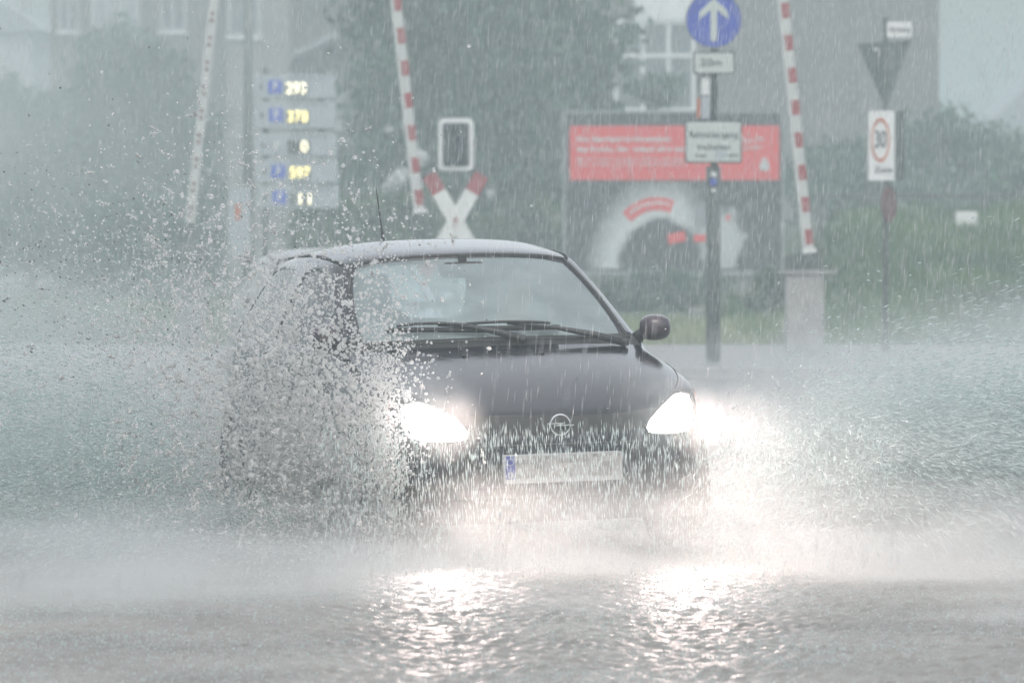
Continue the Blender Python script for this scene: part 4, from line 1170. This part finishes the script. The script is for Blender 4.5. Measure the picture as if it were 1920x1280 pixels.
def scatter(name, P, D, L, Rr, mat, tmpl='sp', jitter=0.0, smooth=True):
    TV, TF = {'sp': (SP_V, SP_F), 'oct': (OCT_V, OCT_F), 'ico': (ICO_V, ICO_F)}[tmpl]
    n = len(P); D = D / np.linalg.norm(D, axis=1)[:, None]
    A = np.cross(D, np.array([0.31, 0.9, 0.22])); A /= np.linalg.norm(A, axis=1)[:, None]; B = np.cross(D, A)
    tv = np.broadcast_to(TV[None], (n, *TV.shape)).copy()
    if jitter: tv *= 1 + rng.uniform(-jitter, jitter, (n, len(TV), 1))
    V = P[:, None] + tv[..., 0:1] * (A * Rr[:, None])[:, None] + tv[..., 1:2] * (B * Rr[:, None])[:, None] + tv[..., 2:3] * (D * L[:, None])[:, None]
    F = (np.arange(n)[:, None, None] * len(TV) + TF[None]).reshape(-1, 3)
    return raw_mesh(name, V.reshape(-1, 3), F, mat, 3, smooth)

# rain falling through the whole street
def rain(n, y0, y1, r0, r1):
    Y = (y0 ** 3 + rng.random(n) * (y1 ** 3 - y0 ** 3)) ** (1 / 3)
    X = rng.uniform(-1, 1, n) * (.098 * Y + 1.0)
    zlo = np.maximum(.02, CAM_H - .085 * Y - .1); zhi = CAM_H + .05 * Y + .2
    Z = zlo + rng.random(n) * (zhi - zlo)
    D = np.c_[.07 + rng.normal(0, .03, n), rng.normal(0, .04, n), np.ones(n)]
    return np.c_[X, Y, Z], D, rng.uniform(.022, .048, n), rng.uniform(r0, r1, n)
P_, D_, L_, R_ = rain(RAIN_N, 9, 62, .0005, .0011)
tag(scatter('rain', P_, D_, L_, R_, M['rain'], 'sp'), 'dense falling rain filling the whole street', 'rain', kind='stuff')

G = 9.81
CM = np.array(Mc)
def carpt(x, y, z): return np.array((Mc @ Vector((x, y, z)))[:])
def off_car(P):
    return rng.random(len(P)) < np.clip((-1.30 - P[:, 0]) / .5, .03, 1) + (P[:, 2] < .25) * .35
def ballistic(n, src, ssd, vx, vy, vz, tmin, tmax, keep=None, drag=0.0, jets=0):
    P0 = np.array(src)[None] + rng.normal(size=(n, 3)) * np.array(ssd)
    Vv = np.c_[rng.normal(*vx, n), rng.normal(*vy, n), rng.normal(*vz, n)]
    if jets:
        J = np.c_[rng.normal(*vx, jets), rng.normal(*vy, jets), rng.normal(*vz, jets)]
        ji = rng.integers(0, jets, n); own = rng.random(n) < .62; sc_ = rng.uniform(.08, .45, jets)
        Vv[own] = J[ji[own]] + rng.normal(size=(own.sum(), 3)) * sc_[ji[own]][:, None]
    t = rng.uniform(tmin, tmax, n)[:, None]
    g = np.array([0, 0, -G])
    P = P0 + Vv * t * (1 - drag * t) + .5 * g * t * t
    V = Vv * (1 - 2 * drag * t) + g * t
    ok = (P[:, 2] > .01)
    if keep is not None: ok &= keep(P)
    return P[ok], V[ok]
def drops(name, P, V, r, shutter, mat, label, tmpl='sp', rmin=.5, rmax=1.8, **kw):
    sp = np.linalg.norm(V, axis=1); n = len(P)
    rr = r * rng.uniform(rmin, rmax, n) ** 1.5
    return tag(scatter(name, P, V, np.maximum(rr, sp * shutter * .5 * rng.uniform(.5, 1.2, n)), rr, mat, tmpl, **kw), label, 'spray', kind='stuff')

wl, wr_ = carpt(-.78, .55, .05), carpt(.80, .55, .05)
cat = np.concatenate
# right-hand fan
S_ = [ballistic(42000, wr_, (.08, .2, .05), (4.2, 1.7), (-1.0, 1.2), (2.6, .8), .02, .62, jets=60),
      ballistic(22000, wr_, (.05, .1, .04), (5.6, 1.8), (-.3, .8), (3.3, .6), .02, .60, jets=40),
      ballistic(50000, wr_ + np.array([.10, .10, .40]), (.06, .12, .05), (4.2, 1.6), (-1.0, .8), (1.0, .75), .13, .54, jets=60),
      ballistic(26000, wr_ + np.array([.5, 2.0, 0]), (.5, 1.2, .05), (4.0, 2.4), (0, 1.4), (2.3, .9), .02, .6, jets=50)]
drops('spray_fan', cat([a for a, b_ in S_]), cat([b_ for a, b_ in S_]), .0017, .013, M['spray'], 'bright fan of spray thrown out to the right of the car by its front wheel')
# left-hand sheet
S_ = [ballistic(62000, wl, (.08, .25, .06), (-4.6, 2.0), (-.4, 1.3), (2.9, .95), .02, .66, off_car, jets=70),
      ballistic(62000, wl + np.array([-.85, 1.8, 0]), (.35, 1.2, .05), (-4.8, 2.2), (.2, 1.6), (3.1, .95), .02, .66, off_car, jets=70)]
drops('spray_sheet', cat([a for a, b_ in S_]), cat([b_ for a, b_ in S_]), .0018, .0075, M['spray'], 'broad grey green sheet of spray sweeping away to the left of the car')
# splash crown beside the near front wheel
S_ = [ballistic(16500, wl + np.array([.0, -.22, 0]), (.10, .12, .06), (-1.15, .85), (-.6, .7), (3.2, 1.35), .03, .60, jets=60),
      ballistic(7000, wl + np.array([.10, -.28, 0]), (.04, .08, .05), (.02, .16), (-.5, .5), (3.5, .8), .03, .60),
      ballistic(13000, wl + np.array([-.25, .9, 0]), (.22, .55, .06), (-1.0, .8), (-.5, .6), (4.1, 1.0), .03, .62, jets=60)]
P_, V_ = cat([a for a, b_ in S_]), cat([b_ for a, b_ in S_])
drops('splash_crown', P_, V_, .0024, .0018, M['splash'], 'heavy splash of white droplets bursting up over the near side of the car', 'ico', rmin=.4, rmax=2.0, jitter=.35)
S_ = [ballistic(2100, wl + np.array([.0, -.26, 0]), (.10, .12, .06), (-.8, .7), (-.6, .7), (3.9, 1.0), .05, .6)]
P_, V_ = S_[0]
drops('splash_blobs', P_, V_, .0060, .001, M['splash'], 'larger irregular blobs of water within the splash beside the wheel', 'ico', rmin=.6, rmax=1.7, jitter=.45)
def ligaments(n, P, V):
    i = rng.integers(0, len(P), n); k = rng.integers(5, 13, n); PP, VV = [], []
    for a, m_ in zip(i, k):
        d = V[a] / np.linalg.norm(V[a]) + rng.normal(0, .5, 3); d /= np.linalg.norm(d); bend = rng.normal(0, .25, 3)
        st = np.linspace(0, 1, m_)[:, None] * rng.uniform(.02, .07)
        PP.append(P[a] + d * st + bend * st * st * 8 + rng.normal(0, .0015, (m_, 3))); VV.append(np.repeat(d[None], m_, 0) * 4)
    return cat(PP), cat(VV)
S_ = [ballistic(4000, wl + np.array([-.05, -.2, 0]), (.12, .2, .06), (-1.1, .8), (-.6, .7), (3.4, 1.2), .03, .58)]
P_, V_ = ligaments(1500, *S_[0])
drops('torn_water', P_, V_, .0042, .0024, M['splash'], 'torn strings and clots of water inside the splash beside the wheel', 'ico', rmin=.5, rmax=1.6, jitter=.35)
n = 8500
P_ = np.c_[rng.uniform(-.8, 1.6, n), rng.uniform(23.2, 24.9, n), .02 + .60 * rng.random(n)]
V_ = np.c_[rng.normal(.1, .25, n), rng.normal(0, .2, n), rng.uniform(-7, -4, n)]
drops('falling_drops', P_, V_, .0010, .008, M['spray'], 'curtain of drops falling in the headlight beams before the bumper', 'sp')
# high loose drops over the left
P_, V_ = ballistic(4200, wl + np.array([-.2, .9, 0]), (.3, .6, .1), (-2.4, 1.7), (-.3, .8), (4.9, .65), .22, .66)
drops('loose_drops', P_, V_, .0019, .0036, M['splash'], 'loose scattered drops flying high across the left of the scene', 'ico', jitter=.35)
P_, V_ = ballistic(1500, wl + np.array([-.2, .9, 0]), (.3, .6, .1), (-3.2, 1.7), (-.3, .8), (4.9, .75), .22, .66)
drops('darkened_drops', P_, V_, .0021, .0030, M['darkdrop'], 'water drops tinted dark as if backlit, flying among the loose drops on the left', 'ico', jitter=.35)  # backlit look of these drops comes from their dark colour
# splashes where rain hits the road
n = 330000
Y = rng.uniform(15.5, 30, n) ; X = rng.uniform(-1, 1, n) * (.1 * Y + .5); Z = .003 + rng.exponential(.014, n)
pt = .5 + .25 * np.sin(X * 3.1 + 1.7 * np.sin(Y * 1.9)) + .25 * np.sin(Y * 4.3 + 2.2 * np.sin(X * 2.3 + Y)) + .2 * np.sin(X * 11 + Y * 5) * np.sin(Y * 17 - X * 6)
ok = rng.random(n) < np.clip(pt, .08, 1) * .85
X, Y, Z = X[ok], Y[ok], Z[ok]; n = len(X)
V_ = np.c_[rng.normal(0, .5, n), rng.normal(0, .5, n), rng.uniform(-.6, 1.2, n)]
drops('road_splashes', np.c_[X, Y, Z], V_, .0019, .004, M['spray'], 'tiny splashes of raindrops bouncing off the flooded road', 'sp')

# soft mist, each puff a cloud of its own depth
def puff(c, r, dens, seed, name='spray_mist', amt=.85, ns=2.6, stretch=(1, 1, 1), rot=0.0):
    mb = MB(); mb.ell((0, 0, 0), (1, 1, 1), 20, 12)
    o = mb.build(name, vol_mat('mist', (.92, .96, .955), dens, .25, True, ns, amt, seed, stretch))
    o.location = c; o.scale = r; o.rotation_euler = (0, rot, 0)
    return tag(o, kind='stuff', cat='mist')
PUFFS = [
    ('pale sheet of mist hanging over the far left of the road', (-2.5, 26.6, .50), (1.4, 1.6, .85), .6),
    ('white bank of mist along the road behind the silver car', (-3.2, 33, .6), (2.6, 3.5, .85), .5),
    ('low mist rolling over the water in the left foreground', (-1.5, 22.1, .04), (2.3, 1.9, .42), 1.0),
    ('dense mist around the splash beside the near wheel', (-.85, 24.8, .45), (.6, .5, .6), .6),
    ('thin veil of mist under the front bumper of the dark car', (.40, 23.8, .02), (1.35, .75, .52), 1.6),
    ('glowing mist beside the right hand headlight', (1.75, 24.9, .35), (1.35, 1.1, .62), .75),
    ('low mist over the water in the right foreground', (1.8, 23.0, .06), (1.8, 1.6, .42), .9),
    ('broad band of mist behind the spray on the right', (3.0, 31, .45), (2.8, 4.0, .8), .8),
    ('small added puff of mist that makes the glow before the left hand headlight', (-.34, 24.50, .64), (.27, .24, .25), 1.2),  # added mist ball, stands in for lens bloom round the lamp
    ('small added puff of mist that makes the glow before the right hand headlight', (.66, 24.78, .65), (.27, .24, .25), 1.2),  # likewise added to give this lamp its bloom
    ('grey curtain of heavier rain before the houses at the far left', (-9.5, 112, 4.2), (6.5, 18, 7.5), .045),
    ('small wisp of mist creeping forward over the water, far left', (-2.0, 20.9, .0), (1.0, .9, .17), .9),
    ('small wisp of mist creeping forward over the water, centre', (.5, 21.3, .0), (1.1, .8, .15), .8),
    ('small wisp of mist creeping forward over the water, far right', (2.2, 20.8, .0), (.9, 1.0, .17), .9),
    ('mist trailing behind the dark car on its near side', (-1.6, 28.8, .5), (1.2, 1.8, .7), .35),
]
for i, (lb, c, r, d) in enumerate(PUFFS):
    torn = 'dense mist around' in lb
    o = puff(c, r, d, i * 3.7, amt=1.0 if torn else .85, ns=7.0 if torn else 2.6); o['label'] = lb

# ------------------------------------------------------------------ the air
hz = MB(); hz.box(-170, 170, -22, 395, -1.2, 12.2)
h = hz.build('haze', vol_mat('rain haze', (.83, .975, .975), HAZE_D, .2)); tag(h, kind='stuff')
